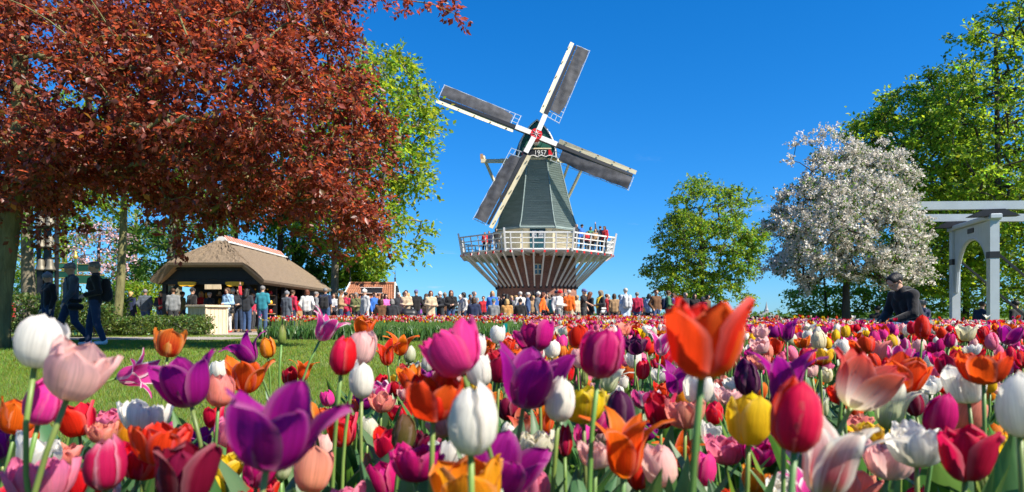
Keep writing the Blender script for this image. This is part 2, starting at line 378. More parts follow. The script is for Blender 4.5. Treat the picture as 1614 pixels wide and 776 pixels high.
# ------------------------------------------------------------------ windmill
MX, MY = 1.77, 50.0
mill = thing('windmill', 'tall smock windmill with green tower, brick base and white gallery behind the crowd', 'windmill', (MX, MY, 0))
def octv(r, z, a0=R(-90-22.5)):
    return [(r*math.cos(a0+k*PI/4), r*math.sin(a0+k*PI/4), z) for k in range(8)]
def octloft(name, prof, m, parent, uv=False):
    V = []; F = []; UV = []
    per = 0
    for k in range(8):       # each face its own strip so that courses keep crisp corners
        b = len(V)
        for r, z in prof:
            o = octv(r, z); V += [o[k], o[(k+1) % 8]]
            s = .765*r; c = k*2.6
            UV += [(c-s/2, z), (c+s/2, z)]
        for i in range(len(prof)-1): F.append((b+2*i, b+2*i+1, b+2*i+3, b+2*i+2))
    me = npmesh(name, V, [np.array(F)], uv=UV if uv else None)
    return link(name, me, m, parent)
base = octloft('brick_base', [(3.12, 0), (3.08, 2.6), (2.98, 4.95)], 'mill_brick', mill, True)
MB().box((0, 0, 4.9), (5.0, 5.0, .3)).build('floor_deck', 'tar_black', base)
fy = -3.1*math.cos(PI/8)          # front face of the octagon
# entrance: arched dark opening with brick surround
arch = [(-.95, 0), (.95, 0), (.95, 1.75)]+[(.95*math.cos(t), 1.75+.42*math.sin(t)) for t in np.linspace(.15, PI-.15, 9)]+[(-.95, 1.75)]
MB().prism(arch, fy-.05, fy+.25).build('doorway', 'tar_black', mill)
mb = MB()
for i, t in enumerate(np.linspace(.1, PI-.1, 15)):
    mb.box((1.05*math.cos(t), fy-.06, 1.78+.52*math.sin(t)), (.10, .16, .26), rot=(0, PI/2-t, 0))
mb.build('arch_bricks', 'mill_brick', mill)['kind'] = 'stuff'
for s in (-1, 1): MB().box((s*1.0, fy-.08, .9), (.09, .12, 1.8)).build('door_jamb', 'cap_green', mill)
# small window in the brick
wy = -3.03*math.cos(PI/8)
w = MB().box((0.02, wy-.02, 3.9), (.50, .10, .66)).build('window', 'glass_dark', mill)
for a, b in (((-.28, 3.55), (-.28, 4.25)), ((.28, 3.55), (.28, 4.25)), ((0, 3.55), (0, 4.25))): MB().bar((a[0]+.02, wy-.07, a[1]), (b[0]+.02, wy-.07, b[1]), .07).build('frame', 'cream_paint', w)
for z in (3.55, 3.9, 4.25): MB().bar((-.31+.02, wy-.066, z), (.33, wy-.066, z), .06).build('frame', 'cream_paint', w)
# gallery
GR, GZ = 5.72, 5.12
V = []; F = []
ri, ro = octv(2.9, 0), octv(GR, 0)
for z in (GZ-.12, GZ):
    V += [(x, y, z) for x, y, _ in ri]+[(x, y, z) for x, y, _ in ro]
for k in range(8):
    j = (k+1) % 8
    F += [(k, j, 8+j, 8+k), (16+k, 24+k, 24+j, 16+j), (8+k, 8+j, 24+j, 24+k)]
gal = link('gallery_deck', npmesh('gallery_deck', V, [np.array(F)]), 'white_paint', mill)
def gal_pt(k, t, r, z):
    a, b = np.array(octv(r, z)[k]), np.array(octv(r, z)[(k+1) % 8]); return a+(b-a)*t
strut_n = 6
for k in range(8):
    for i in range(strut_n):
        t = (i+.5)/strut_n
        a = gal_pt(k, t, GR-.12, GZ-.14); b = gal_pt(k, .5+(t-.5)*1.02, 3.13, 2.72)
        MB().bar(a, b, .10, .10).build('strut', 'white_paint', mill)
        MB().bar(b+np.array([0, 0, -.10]), b+np.array([0, 0, .08]), .15, .15).build('strut_shoe', 'iron_black', mill)
        o = gal_pt(k, t, GR+.10, GZ-.20); q = gal_pt(k, .5+(t-.5), 2.95, GZ-.20)
        MB().bar(q, o, .12, .15).build('joist', 'white_paint', mill)
        o2 = gal_pt(k, t, GR+.13, GZ-.20); MB().bar(o, o+(o2-o)*1.6, .125, .155).build('joist_end', 'signal_red', mill)
        p0 = gal_pt(k, t, GR-.04, GZ-.05); p1 = gal_pt(k, t, GR+.16, GZ+1.02)
        MB().bar(p0, p1, .085, .085).build('rail_post', 'white_paint', mill)
    for z, w_ in ((.36, .06), (.68, .06), (1.03, .09)):
        r = GR-.04+.2*(z/1.05)
        MB().bar(gal_pt(k, -.01, r, GZ+z), gal_pt(k, 1.01, r, GZ+z), w_).build('rail', 'white_paint', mill)
    p0 = gal_pt(k, 0, GR-.02, GZ-.2); p1 = gal_pt(k, 0, GR+.26, GZ+1.32)
    MB().bar(p0, p1, .12, .12).build('corner_post', 'white_paint', mill)
# cream band with boards
prof = []
for i in range(9):
    z0 = GZ+i*.195; prof += [(2.90, z0), (2.885, z0+.193)]
octloft('cream_boarding', prof, 'cream_paint', mill)
for k in range(8):
    v = np.array(octv(2.93, GZ)[k]); MB().bar(v, v+np.array([0, 0, 1.75]), .16, .16).build('corner_board', 'cream_paint', mill)
dy = -2.9*math.cos(PI/8)
for s in (-1, 1):
    d = MB().box((s*.235, dy-.04, GZ+.83), (.45, .07, 1.6), bev=.015).build('door_leaf', 'door_teal', mill)
    MB().box((s*.235, dy-.085, GZ+1.22), (.26, .03, .42)).build('pane', 'glass_dark', d)
    for z in (1.0, 1.22, 1.44): MB().box((s*.235, dy-.10, GZ+z), (.29, .03, .035)).build('glazing_bar', 'white_paint', d)
    for q in (-.13, 0, .13): MB().box((s*.235+q, dy-.104, GZ+1.22), (.03, .03, .45)).build('glazing_bar', 'white_paint', d)
MB().box((0, dy-.03, GZ+1.68), (1.06, .1, .09)).box((-.5, dy-.03, GZ+.82), (.08, .1, 1.63)).box((.5, dy-.03, GZ+.82), (.08, .1, 1.63)).build('door_frame', 'door_teal', mill)
# smock tower in lapped courses
zp = [6.80, 7.1, 7.6, 8.5, 10.0, 11.2, 12.0]; rp_ = [3.22, 3.04, 2.86, 2.60, 2.22, 1.92, 1.72]
prof = []; nz = 30
for i in range(nz):
    z0 = 6.80+(12.0-6.80)*i/nz; z1 = 6.80+(12.0-6.80)*(i+1)/nz
    prof += [(np.interp(z0, zp, rp_)+.034, z0), (np.interp(z1, zp, rp_)+.004, z1-.002)]
tower = octloft('smock_tower', prof, 'smock_green', mill)
for k in range(8):
    MB().tube([octv(np.interp(z, zp, rp_)+.035, z)[k] for z in np.linspace(6.82, 11.95, 12)], .045, 6).build('corner_seam', 'smock_green', tower)
octloft('tower_skirt', [(3.22, 6.72), (3.24, 6.80)], 'smock_green', tower)
# cap: pointed boat shape
sec = []
for t in np.linspace(0, 1, 9): sec.append((1.42*math.cos(t*PI/2)**.8, 2.75*t**.85))
def cap_ring(y, sx, sz, z0=11.85):
    L_ = [(-x*sx, y, z0+z*sz) for x, z in sec]; return L_+[(x*sx, y, z0+z*sz) for x, z in sec[::-1][1:]]
ringsY = [(-1.75, .93, .98), (-1.0, 1.06, 1.02), (0, 1.12, .98), (1.0, 1.0, .86), (1.8, .7, .66), (2.2, .25, .4)]
V = []; F = []; n = len(cap_ring(0, 1, 1))
for r in ringsY: V += cap_ring(*r)
for i in range(len(ringsY)-1):
    for j in range(n-1): F.append((i*n+j, i*n+j+1, (i+1)*n+j+1, (i+1)*n+j))
cap = link('cap', npmesh('cap', V, [np.array(F)], smooth_=True), 'thatch_dark', mill)
ring = cap_ring(-1.72, .88, .93)
me = bpy.data.meshes.new('cap_front'); me.from_pydata([tuple(v) for v in ring], [], [tuple(range(n))]); link('cap_front', me, 'cap_green', mill)
mb = MB().tube(cap_ring(-1.78, .93, .98), .06, 6); mb.build('cap_trim', 'white_paint', mill)
MB().lathe([(1.72, 11.75), (1.8, 11.82), (1.8, 11.95), (1.6, 12.0)], 24).build('cap_ring', 'beam_paint', mill)
# beard board with the year
bd = MB().prism([(-1.15, 11.98), (1.15, 11.98), (.95, 12.43), (-.95, 12.43)], -1.90, -1.80).build('beard_board', 'iron_black', mill)
for s in (-1, 1): MB().prism([(s*1.12, 12.02), (s*.80, 12.02), (s*.80, 12.38), (s*.94, 12.38)], -1.935, -1.905).build('red_panel', 'signal_red', bd)
MB().bar((-1.0, -1.92, 12.47), (1.0, -1.92, 12.47), .06, .08).build('board_trim', 'beam_paint', bd)
pts = []
for i in range(61):
    t = i/60; pts.append((-1.2+2.4*t, -1.93, 11.88+.10*abs(math.sin(t*PI*4))))
MB().tube(pts, .035, 5).build('scroll_trim', 'white_paint', bd)
fc = bpy.data.curves.new('year', 'FONT'); fc.body = '1957'; fc.size = .44; fc.align_x = 'CENTER'; fc.extrude = .01
fo = bpy.data.objects.new('year', fc); COL.objects.link(fo); bpy.context.view_layer.update()
ym = bpy.data.meshes.new_from_object(fo.evaluated_get(bpy.context.evaluated_depsgraph_get())); bpy.data.objects.remove(fo)
yo = link('year_lettering', ym, 'white_paint', bd, loc=(0.22, -1.93, 12.04), rot=(R(90), 0, 0))
# tail beams and braces
MB().bar((-4.1, 1.2, 12.30), (4.1, 1.2, 12.30), .24, .26).build('spar_beam', 'beam_paint', mill)
MB().bar((-2.6, -.6, 11.95), (2.6, -.6, 11.95), .2, .2).build('short_beam', 'beam_paint', mill)
for s in (-1, 1):
    MB().bar((s*3.95, 1.3, 12.70), (s*.9, 5.4, 6.4), .17, .17).build('tail_brace', 'beam_paint', mill)
    MB().bar((s*2.4, -.5, 11.85), (s*.5, 5.2, 6.6), .14, .14).build('tail_brace', 'beam_paint', mill)
    MB().box((s*4.05, 1.2, 12.61), (.2, .22, .42)).build('brace_head', 'wood_mid', mill)
MB().bar((0, 1.9, 13.15), (0, 5.5, 5.3), .3, .3).build('tail_pole', 'beam_paint', mill)
# axle, hub and the four sails
HUB = np.array([-.1, -2.75, 13.12]); TILT = R(9)
rotT = Matrix.Rotation(-TILT, 3, 'X')       # the axle points a little upward
ax = np.array(rotT @ Vector((0, -1, 0)))
MB().tube([HUB-ax*2.0, HUB+ax*.1], .26, 10).build('windshaft', 'white_paint', mill)
hub = MB().tube([HUB-ax*.12, HUB+ax*.42], .40, 12).build('hub', 'signal_red', mill)
for k in range(8):
    a = k*PI/4; dv = np.array(rotT @ Vector((math.cos(a), 0, math.sin(a))))
    MB().bar(HUB+ax*.44+dv*.05, HUB+ax*.44+dv*.36, .09, .03, w2=.02).build('star_ray', 'white_paint', hub)
yaw = Matrix.Rotation(R(2), 3, 'Z')
for k, ang in enumerate((67.3, 158.2, 243.0, 337.5)):
    M3 = yaw @ rotT @ Matrix.Rotation(R(90-ang), 3, 'Y')      # local +Z runs out along the sail, -X is its leading side
    off = .12 if k % 2 == 0 else -.14
    M4 = Matrix.Translation(Vector(HUB+ax*(.12+off))) @ M3.to_4x4()
    L_ = 7.35
    sail = MB().bar((.05, 0, .3), (.05, 0, L_-.15), .30, .26, w2=.17).build('sail', 'stock_black', mill)
    sail.matrix_local = M4
    MB().bar((.05, -.17, .3), (.05, -.17, 1.55), .34, .06).build('hub_sleeve', 'white_paint', sail)
    # leading board, slightly turned into the wind
    mb = MB(); V = []; 
    for z, x0, tw in ((1.6, -.40, .13), (4.5, -.39, .08), (L_, -.37, .05)):
        V += [(-.10, -.02, z), (x0, -.02-tw, z), (x0, .02-tw, z), (-.10, .02, z)]
    F = []
    for i in range(2): F += [(i*4+j, i*4+(j+1) % 4, i*4+4+(j+1) % 4, i*4+4+j) for j in range(4)]
    F += [(3, 2, 1, 0), (8, 9, 10, 11)]
    MB().add(V, F).build('leading_board', 'cream_paint', sail)
    for z in np.linspace(2.1, L_-.5, 5): MB().box((-.30, -.15, z), (.05, .05, .12)).build('clip', 'iron_black', sail)
    # lattice: bars across, three long rails
    nb = 15
    for i in range(nb):
        z = 1.55+(L_-1.6)*i/(nb-1); tw = .30*(1-z/L_)+.05
        MB().bar((.1, 0, z), (1.12, tw, z), .035, .035).build('lattice_bar', 'bridge_paint', sail)
    for x in (.45, .78, 1.12):
        MB().bar((x, (.30*(1-1.55/L_)+.05)*x/1.12, 1.5), (x, .05*x/1.12, L_), .03).build('lattice_rail', 'bridge_paint', sail)
    # cloth, bellied and wrinkled
    nu, nv = 44, 9; zz = np.linspace(2.05, L_-.12, nu); vv = np.linspace(0, 1, nv)
    rs = np.random.default_rng(20+k)
    Zg, Vg = np.meshgrid(zz, vv, indexing='ij')
    xin = .20+0*Zg; xo = 1.08-.10*np.exp(-((Zg-2.0)/.8)**2)*1.5
    tw = .30*(1-Zg/L_)+.05
    Xg = xin+(xo-xin)*Vg+.02*np.sin(Zg*5+k)*Vg
    Yg = tw*Xg/1.12-.075-.04*np.sin(Vg*PI)*(1+.5*np.sin(Zg*1.7+k))+.006*np.sin(Zg*13.5+1.5*np.sin(Zg*2.1+k))*np.sin(Vg*PI)**.6+.035*np.sin((Zg*2.2+Vg*5)+k*2)*np.sin(Vg*PI)
    J = (np.arange(nu-1)[:, None]*nv+np.arange(nv-1)[None, :]).ravel()
    me = npmesh('sail_cloth', np.stack([Xg, Yg, Zg], -1).reshape(-1, 3), [np.stack([J, J+1, J+nv+1, J+nv], -1)], smooth_=True)
    link('sail_cloth', me, 'sail_cloth', sail)
# ------------------------------------------------------------------ trees and other planting
def leaf_mesh(name, P, D, Nn, size, asp, tint, fold=.18):
    """many leaves: P base points, D directions, Nn normals; two faces each, folded along the midrib"""
    m = len(P); D = D/np.linalg.norm(D, axis=1)[:, None]
    s = np.cross(D, Nn); s /= np.linalg.norm(s, axis=1)[:, None]+1e-9; n2 = np.cross(s, D)
    L_ = size[:, None]; w = L_*asp*.5
    a = P; b = P+D*L_; c = P+D*L_*.48+s*w+n2*w*fold*2; d = P+D*L_*.48-s*w+n2*w*fold*2
    V = np.stack([a, c, b, d], 1).reshape(-1, 3)
    k = np.arange(m)[:, None]*4
    F = np.concatenate([k+np.array([[0, 1, 2]]), k+np.array([[0, 2, 3]])], 0)
    return npmesh(name, V, [F], col=np.repeat(tint, 4, 0))

def sprays(cl, rc, nl, out_from, rg, flat=.55, droop=.15, size=.08, szv=.35, asp=.6, ntw=7, updown=1.0):
    """leaves on twigs that fan out of each cluster point"""
    n = len(cl); rc = np.broadcast_to(np.asarray(rc, float), (n,))
    o = cl-out_from; o /= np.linalg.norm(o, axis=1)[:, None]+1e-9
    tw = o[:, None, :]*.45+rg.normal(0, .75, (n, ntw, 3)); tw[..., 2] *= flat; tw[..., 2] -= droop
    tw /= np.linalg.norm(tw, axis=2)[..., None]+1e-9
    tl = rc[:, None]*rg.uniform(.45, 1.15, (n, ntw))
    k = max(1, int(nl/ntw)); t = rg.uniform(.08, 1, (n, ntw, k))
    P = cl[:, None, None, :]+tw[:, :, None, :]*(tl[..., None]*t)[..., None]
    P[..., 2] -= (droop*.6*tl[..., None]*t**2)
    P += rg.normal(0, 1, P.shape)*(rc[:, None, None, None]*.07)
    D = tw[:, :, None, :]*.7+rg.normal(0, .65, P.shape); D[..., 2] -= droop
    Nn = np.array([0, 0, 1.0])*updown+rg.normal(0, .55, P.shape)
    P, D, Nn = P.reshape(-1, 3), D.reshape(-1, 3), Nn.reshape(-1, 3)
    return P, D, Nn, size*np.clip(1+rg.normal(0, szv, len(P)), .45, 1.8), asp

def tints(n, rg, hv=.25, vv=.35, warm=0.0):
    v = np.clip(1+rg.normal(0, vv, n), .35, 1.9); h = rg.normal(warm, hv, n)
    return np.stack([v*np.clip(1+h, .4, 2), v, v*np.clip(1-h*.4, .3, 1.6)], -1)

def poly_points(poly, d0, dd, n, rg, soft=90.0, lobes=0, sig=16.0):
    """points spread through a crown whose outline is given in photo pixels; its depth follows its width"""
    poly = np.array(poly, float); lo, hi = poly.min(0), poly.max(0); out = []
    while len(out) < n:
        q = rg.uniform(lo, hi, (4000, 2)); q = q[in_poly([tuple(p) for p in poly], q[:, 0], q[:, 1])]
        for p in q: out.append(p)
    q = np.array(out[:n]); e = np.full(n, 1e9)
    if lobes:      # foliage gathers in boughs with gaps between them
        c = q[:lobes]; w = c[rg.integers(0, lobes, n*3)]+rg.normal(0, 1, (n*3, 2))*np.array([sig*1.35, sig*.8])
        w = w[in_poly([tuple(p) for p in poly], w[:, 0], w[:, 1])]; k = min(len(w), n-lobes); q[lobes:lobes+k] = w[:k]
    for i in range(len(poly)):
        a, b = poly[i], poly[(i+1) % len(poly)]; ab = b-a
        t = np.clip(((q-a)@ab)/(ab@ab), 0, 1); e = np.minimum(e, np.linalg.norm(q-(a+t[:, None]*ab), axis=1))
    k = np.clip(e/soft, 0.02, 1)**.5
    d = d0+dd*k*rg.uniform(-1, 1, n)
    return np.stack([(q[:, 0]-807)/FPX*d, d, np.maximum(EYE+(500-q[:, 1])/FPX*d, .15)], -1)

def branches(trunk, tr, cl, rg, rtip=.008, power=.42):
    """wood that carries every cluster: each cluster grows from the nearest wood already there"""
    nodes = [np.array(p, float) for p in trunk]; par = [-1]+list(range(len(trunk)-1)); cnt = [0]*len(nodes)
    first = max(1, len(trunk)//3); tips = []
    c0 = np.array(trunk[first:]).mean(0)
    order = np.argsort(np.linalg.norm(cl-c0, axis=1))
    for i in order:
        c = cl[i]; A = np.array(nodes)
        d = np.linalg.norm(A-c, axis=1)+.35*np.maximum(0, A[:, 2]-c[2]); d[:first] += 3
        j = int(np.argmin(d)); a = nodes[j]; L_ = np.linalg.norm(c-a); ns = 2 if L_ < .8 else (3 if L_ < 2 else 5)
        sag = np.array([0, 0, .10*L_]); jit = rg.normal(0, .05*L_, 3)
        pv = j
        for s in range(1, ns+1):
            t = s/ns; p = a+(c-a)*t+(sag+jit)*math.sin(PI*t); nodes.append(p); par.append(pv); cnt.append(0); pv = len(nodes)-1
        tips.append(pv)
    for tpt in tips:
        k = tpt
        while k >= 0: cnt[k] += 1; k = par[k]
    nodes = np.array(nodes); cnt = np.array(cnt, float); nt_ = len(trunk)
    rad = rtip*np.maximum(cnt, 1)**power
    mx = rad[first] if rad[first] > 0 else 1
    rad[nt_:] = np.minimum(rad[nt_:], tr[-1]*.9+.0)
    V = []; F = []; n = 5
    a = np.arange(n)*2*PI/n
    for k in range(nt_, len(nodes)):
        p = par[k]; d = nodes[k]-nodes[p]; l = np.linalg.norm(d)
        if l < 1e-5: continue
        d /= l; u = np.array((0, 0, 1.)) if abs(d[2]) < .9 else np.array((1., 0, 0))
        x = np.cross(d, u); x /= np.linalg.norm(x); y = np.cross(d, x)
        r0 = rad[k]*1.12 if p < nt_ else min(rad[p], rad[k]*1.5); r1 = rad[k]
        b = len(V)*n
        ring = np.cos(a)[:, None]*x+np.sin(a)[:, None]*y
        V.append(nodes[p]+ring*r0); V.append(nodes[k]+d*r1*.3+ring*r1)
        for q in range(n): F.append((b+q, b+(q+1) % n, b+n+(q+1) % n, b+n+q))
    return (np.concatenate(V), np.array(F)) if V else (np.zeros((0, 3)), np.zeros((0, 4), int))

def tree(name, label, trunk, tr, cl, rc, nl, size, leafm, bark, seed, rtip=.008, parts=None, group=None, **kw):
    rg = np.random.default_rng(seed)
    trunk = np.array(trunk, float)
    t = thing(name, label, 'tree', tuple(trunk[0]), group=group); org = trunk[0]
    # trunk with root flare, its surface uneven
    m = 14; tt = np.linspace(0, len(trunk)-1, m); pts = np.stack([np.interp(tt, range(len(trunk)), trunk[:, i]) for i in range(3)], -1)
    rr = np.interp(tt, range(len(trunk)), tr); rr = rr*(1+.35*np.exp(-(pts[:, 2]-pts[0, 2])/.35)); pts[0, 2] -= .1
    mb = MB().tube(pts-org, rr, 12); V0 = np.concatenate(mb.v); V0 += rg.normal(0, .03*tr[0], V0.shape)*np.array([1, 1, .3])
    mb.v = [V0]; tk = mb.build('trunk', bark, t, sm=True)
    bv, bf = branches(pts, rr, cl, rg, rtip)
    if len(bv): link('limbs', npmesh('limbs', bv-org, [bf], smooth_=True), bark, t)['kind'] = 'stuff'
    P, D, Nn, sz, asp = sprays(cl, rc, nl, pts[m//2:].mean(0), rg, size=size, **kw)
    hv, vv, warm = (parts or {}).get('tint', (.2, .3, 0))
    tn = tints(len(P), rg, hv, vv, warm); alt = (parts or {}).get('alt')
    if alt is not None: k = rg.random(len(P)) < alt[0]; tn[k] *= np.array(alt[1])
    me = leaf_mesh('crown', P-org, D, Nn, sz, asp, tn)
    c = link('crown', me, leafm, t); c['kind'] = 'stuff'
    return t

rt = np.random.default_rng(77)
def trunkline(px, d, pytop, lean=0.0, n=6, wob=.06, z0=None):
    b = at(px, 500, d); z0 = ground_z(b[0], b[1]) if z0 is None else z0; zt = at(px, pytop, d)[2]
    return [(b[0]+lean*t+wob*math.sin(t*5+px), d+wob*math.cos(t*4+px), z0+(zt-z0)*t) for t in np.linspace(0, 1, n)]

# the copper beech that hangs over the left of the view
cop = [(-420, 330), (-300, 60), (-330, -260), (-60, -480), (250, -430), (500, -250), (585, -60), (560, 30), (588, 78), (612, 130), (600, 175), (648, 205), (640, 250), (606, 268), (625, 305), (604, 335), (612, 380), (560, 350), (535, 392), (505, 345), (470, 350), (440, 330), (400, 330), (368, 332), (330, 342), (300, 340), (255, 342), (215, 312), (150, 300), (110, 335), (60, 345), (20, 330), (-40, 345)]
cin = [(-60, -50), (530, -50), (535, 30), (562, 78), (582, 130), (572, 175), (618, 205), (610, 250), (578, 268), (592, 305), (575, 335), (585, 372), (545, 345), (525, 380), (505, 345), (470, 350), (440, 330), (400, 330), (368, 332), (330, 342), (300, 340), (255, 342), (215, 312), (150, 300), (110, 335), (60, 345), (20, 330), (-60, 345)]
clc = np.concatenate([poly_points(cin, 13.2, 3.2, 960, np.random.default_rng(3), 150, 230, 19), poly_points(cop, 13.4, 3.6, 260, np.random.default_rng(4), 240)])
low = [(300, 365), (275, 372), (60, 362), (110, 358), (560, 372), (590, 372), (520, 392), (455, 362)]
tip = [(600, 5), (640, 4), (665, 14), (690, 10), (712, 16), (720, 32), (570, -5), (655, -8), (705, -2), (635, 22), (545, -20), (615, -15)]
ex = np.array([at(x, y, 12.6+.2*i) for i, (x, y) in enumerate(low)]); tp = np.array([at(x, y-6, 11.6+.05*i) for i, (x, y) in enumerate(tip)])
tr0 = trunkline(-2, 13.0, 60, .4, 7, .08)
tree('copper_beech', 'huge copper beech with dark red leaves overhanging the left side', tr0, np.linspace(.21, .13, 7), np.concatenate([clc, ex]), .55, 88, .098, 'leaf_copper', 'bark_green', 11, rtip=.010, parts={'tint': (.16, .38, .0), 'alt': (.09, (.9, 1.9, .7))}, flat=.6, droop=.22, asp=.62, ntw=8)
crown = [o for o in bpy.data.objects if o.name == 'crown'][0]
# the thin twig of the same beech that reaches out at the top
rg_ = np.random.default_rng(12); P, D, Nn, sz, asp = sprays(tp, .24, 40, at(500, -40, 12), rg_, size=.085, droop=.25, ntw=5)
cb = crown.parent
c2 = link('twig_leaves', leaf_mesh('twig_leaves', P-np.array(cb.location), D, Nn, sz, asp, tints(len(P), rg_, .15, .35, .1)), 'leaf_copper', cb); c2['kind'] = 'stuff'
tw = [at(470, -60, 12.4), at(560, -18, 12), at(620, -2, 11.8), at(680, 6, 11.7), at(716, 22, 11.7)]
MB().tube(np.array(tw)-np.array(cb.location), [.03, .02, .014, .009, .005], 6).build('twig', 'bark_green', cb)

def wood_tree(name, label, px, d, wpx, pytop, poly, dd, ncl, rc, nl, size, leafm, bark, seed, lean=0, soft=70, group=None, lobes=0, sig=16, **kw):
    cl = poly_points(poly, d, dd, ncl, np.random.default_rng(seed), soft, lobes, sig)
    r = wpx/FPX*d/2
    return tree(name, label, trunkline(px, d, pytop, lean), np.linspace(r, r*.45, 6), cl, rc, nl, size, leafm, bark, seed+1, group=group, **kw)

GB = 'green trees behind the kiosk'
lime = [(560, 95), (585, 78), (615, 80), (645, 105), (672, 150), (688, 195), (676, 230), (688, 262), (668, 300), (640, 318), (664, 350), (660, 400), (632, 395), (600, 418), (575, 425), (540, 400), (505, 380), (470, 350), (480, 200), (520, 120)]
wood_tree('maple_tree', 'tall yellow-green tree showing behind the right edge of the copper beech', 527, 40, 13, 160, lime, 4.5, 330, 1.25, 62, .26, 'leaf_spring', 'bark_grey', 31, rtip=.022, parts={'tint': (.22, .3, -.02)}, group=GB)
wood_tree('beech_tree', 'green tree with stout grey trunk behind the bell frame', 46, 25, 21, 150, [(-120, 420), (-140, 250), (-60, 160), (100, 140), (190, 220), (180, 300), (130, 330), (90, 400), (30, 360), (10, 440), (-60, 440)], 3, 130, .85, 60, .14, 'leaf_fresh', 'bark_grey', 41, rtip=.014, group=GB)
wood_tree('beech_tree', 'slender green tree with pale leaning trunk left of the kiosk', 182, 25, 14, 130, [(90, 300), (110, 170), (240, 130), (330, 200), (300, 300), (260, 330), (210, 330), (130, 345)], 3, 110, .85, 56, .14, 'leaf_spring', 'bark_green', 43, lean=.55, rtip=.014, group=GB)
wood_tree('beech_tree', 'green tree with thick grey trunk rising behind the kiosk roof', 272, 40, 25, 160, [(185, 430), (190, 340), (240, 260), (330, 200), (400, 260), (380, 360), (330, 375), (310, 400), (260, 430), (215, 445)], 4.5, 150, 1.05, 52, .24, 'leaf_mid', 'bark_grey', 45, lean=.5, rtip=.018, flat=.35, group=GB)
wood_tree('beech_tree', 'green tree with dark trunk right behind the kiosk ridge', 372, 44, 11, 180, [(320, 330), (330, 220), (420, 180), (470, 250), (450, 350), (430, 380), (380, 350)], 4, 80, 1.2, 50, .24, 'leaf_mid', 'bark_dark', 47, rtip=.018, group=GB)
wood_tree('beech_tree', 'twin slim green tree left one of pair behind kiosk end', 443, 43, 11, 180, [(400, 380), (405, 250), (460, 200), (500, 260), (490, 370), (460, 400)], 4, 80, 1.2, 50, .24, 'leaf_fresh', 'bark_dark', 49, rtip=.018, group=GB)
wood_tree('beech_tree', 'twin slim green tree right one of pair behind kiosk end', 462, 46, 9, 200, [(430, 370), (440, 260), (500, 230), (530, 280), (520, 400), (480, 420)], 4, 70, 1.2, 50, .24, 'leaf_mid', 'bark_dark', 51, rtip=.018, lean=.3, group=GB)
wood_tree('holly_tree', 'dark green bushy tree between kiosk end and tile roof', 492, 47, 9, 400, [(455, 440), (462, 390), (490, 370), (520, 385), (530, 430), (515, 452), (470, 450)], 2.5, 90, .9, 60, .22, 'leaf_mid', 'bark_dark', 53, rtip=.014, group=GB)
wood_tree('young_maple', 'small rounded tree of vivid lime-green leaves beside the tile roof', 572, 45, 5, 400, [(530, 448), (535, 415), (560, 398), (590, 405), (604, 425), (600, 446), (570, 454)], 2, 95, .7, 70, .20, 'leaf_spring', 'bark_dark', 55, rtip=.01, group=GB, parts={'tint': (.1, .25, -.15)})
wood_tree('cherry_tree', 'pink blossoming cherry tree left of the kiosk', 158, 33, 8, 370, [(112, 440), (115, 385), (135, 352), (165, 345), (195, 368), (205, 410), (190, 445), (150, 430)], 2.2, 70, .55, 34, .10, 'blossom_pink', 'bark_dark', 57, rtip=.012, group=GB, parts={'tint': (.06, .2, 0)}, asp=.9)
wood_tree('beech_tree', 'far green tree filling the gap between bells and cherry', 100, 48, 10, 200, [(0, 440), (10, 350), (60, 300), (150, 280), (220, 330), (215, 400), (150, 420), (80, 445)], 4, 110, 1.2, 44, .24, 'leaf_spring', 'bark_grey', 59, rtip=.014, group=GB)
wood_tree('beech_tree', 'far pale tree low behind the kiosk left corner', 215, 52, 9, 330, [(175, 470), (180, 380), (215, 350), (262, 380), (258, 470)], 3, 80, 1.1, 44, .24, 'leaf_fresh', 'bark_grey', 61, rtip=.014, group=GB)

# centre-right tree
ct = [(1016, 430), (1022, 408), (1040, 400), (1034, 368), (1050, 340), (1062, 318), (1068, 292), (1098, 276), (1130, 284), (1158, 296), (1180, 296), (1194, 318), (1193, 345), (1212, 360), (1208, 385), (1190, 402), (1198, 425), (1175, 440), (1160, 436), (1190, 470), (1186, 492), (1150, 480), (1122, 470), (1090, 480), (1050, 478), (1012, 472), (1030, 450)]
wood_tree('ash_tree', 'freestanding round-crowned green tree right of the windmill', 1105, 42, 10, 330, ct, 3.6, 620, .62, 62, .15, 'leaf_fresh', 'bark_dark', 63, rtip=.013, soft=60, lobes=190, sig=13, flat=.4, parts={'tint': (.25, .32, .08)})
# white crab apple
wb = [(1208, 415), (1215, 382), (1208, 350), (1228, 330), (1232, 308), (1262, 286), (1262, 258), (1285, 240), (1318, 238), (1360, 232), (1400, 236), (1432, 262), (1446, 285), (1440, 315), (1456, 345), (1462, 375), (1452, 405), (1468, 425), (1440, 450), (1405, 462), (1360, 440), (1310, 448), (1270, 462), (1240, 455), (1222, 440)]
cw = poly_points(wb, 16.5, 2.0, 680, np.random.default_rng(8), 75, 190, 9)
fx = np.array([at(x, y, 16.3) for x, y in ((1290, 225), (1270, 218), (1300, 212), (1318, 222), (1255, 228), (1250, 254), (1308, 206), (1388, 225), (1340, 228), (1425, 245), (1205, 428), (1470, 432), (1280, 270), (1300, 240))])
trw = trunkline(1335, 16.5, 400, 0, 6, .03)
tw_ = tree('crab_apple_tree', 'round crab apple tree covered in white blossom beside the bridge', trw, np.linspace(.11, .06, 6), np.concatenate([cw, fx]), .28, 112, .043, 'blossom_white', 'bark_dark', 65, rtip=.006, parts={'tint': (.03, .14, 0)}, asp=1.0, ntw=8, flat=.9, droop=.0, updown=.3)
rg_ = np.random.default_rng(66); P, D, Nn, sz, asp = sprays(cw, .36, 26, at(1335, 380, 16.5), rg_, size=.06, ntw=4)
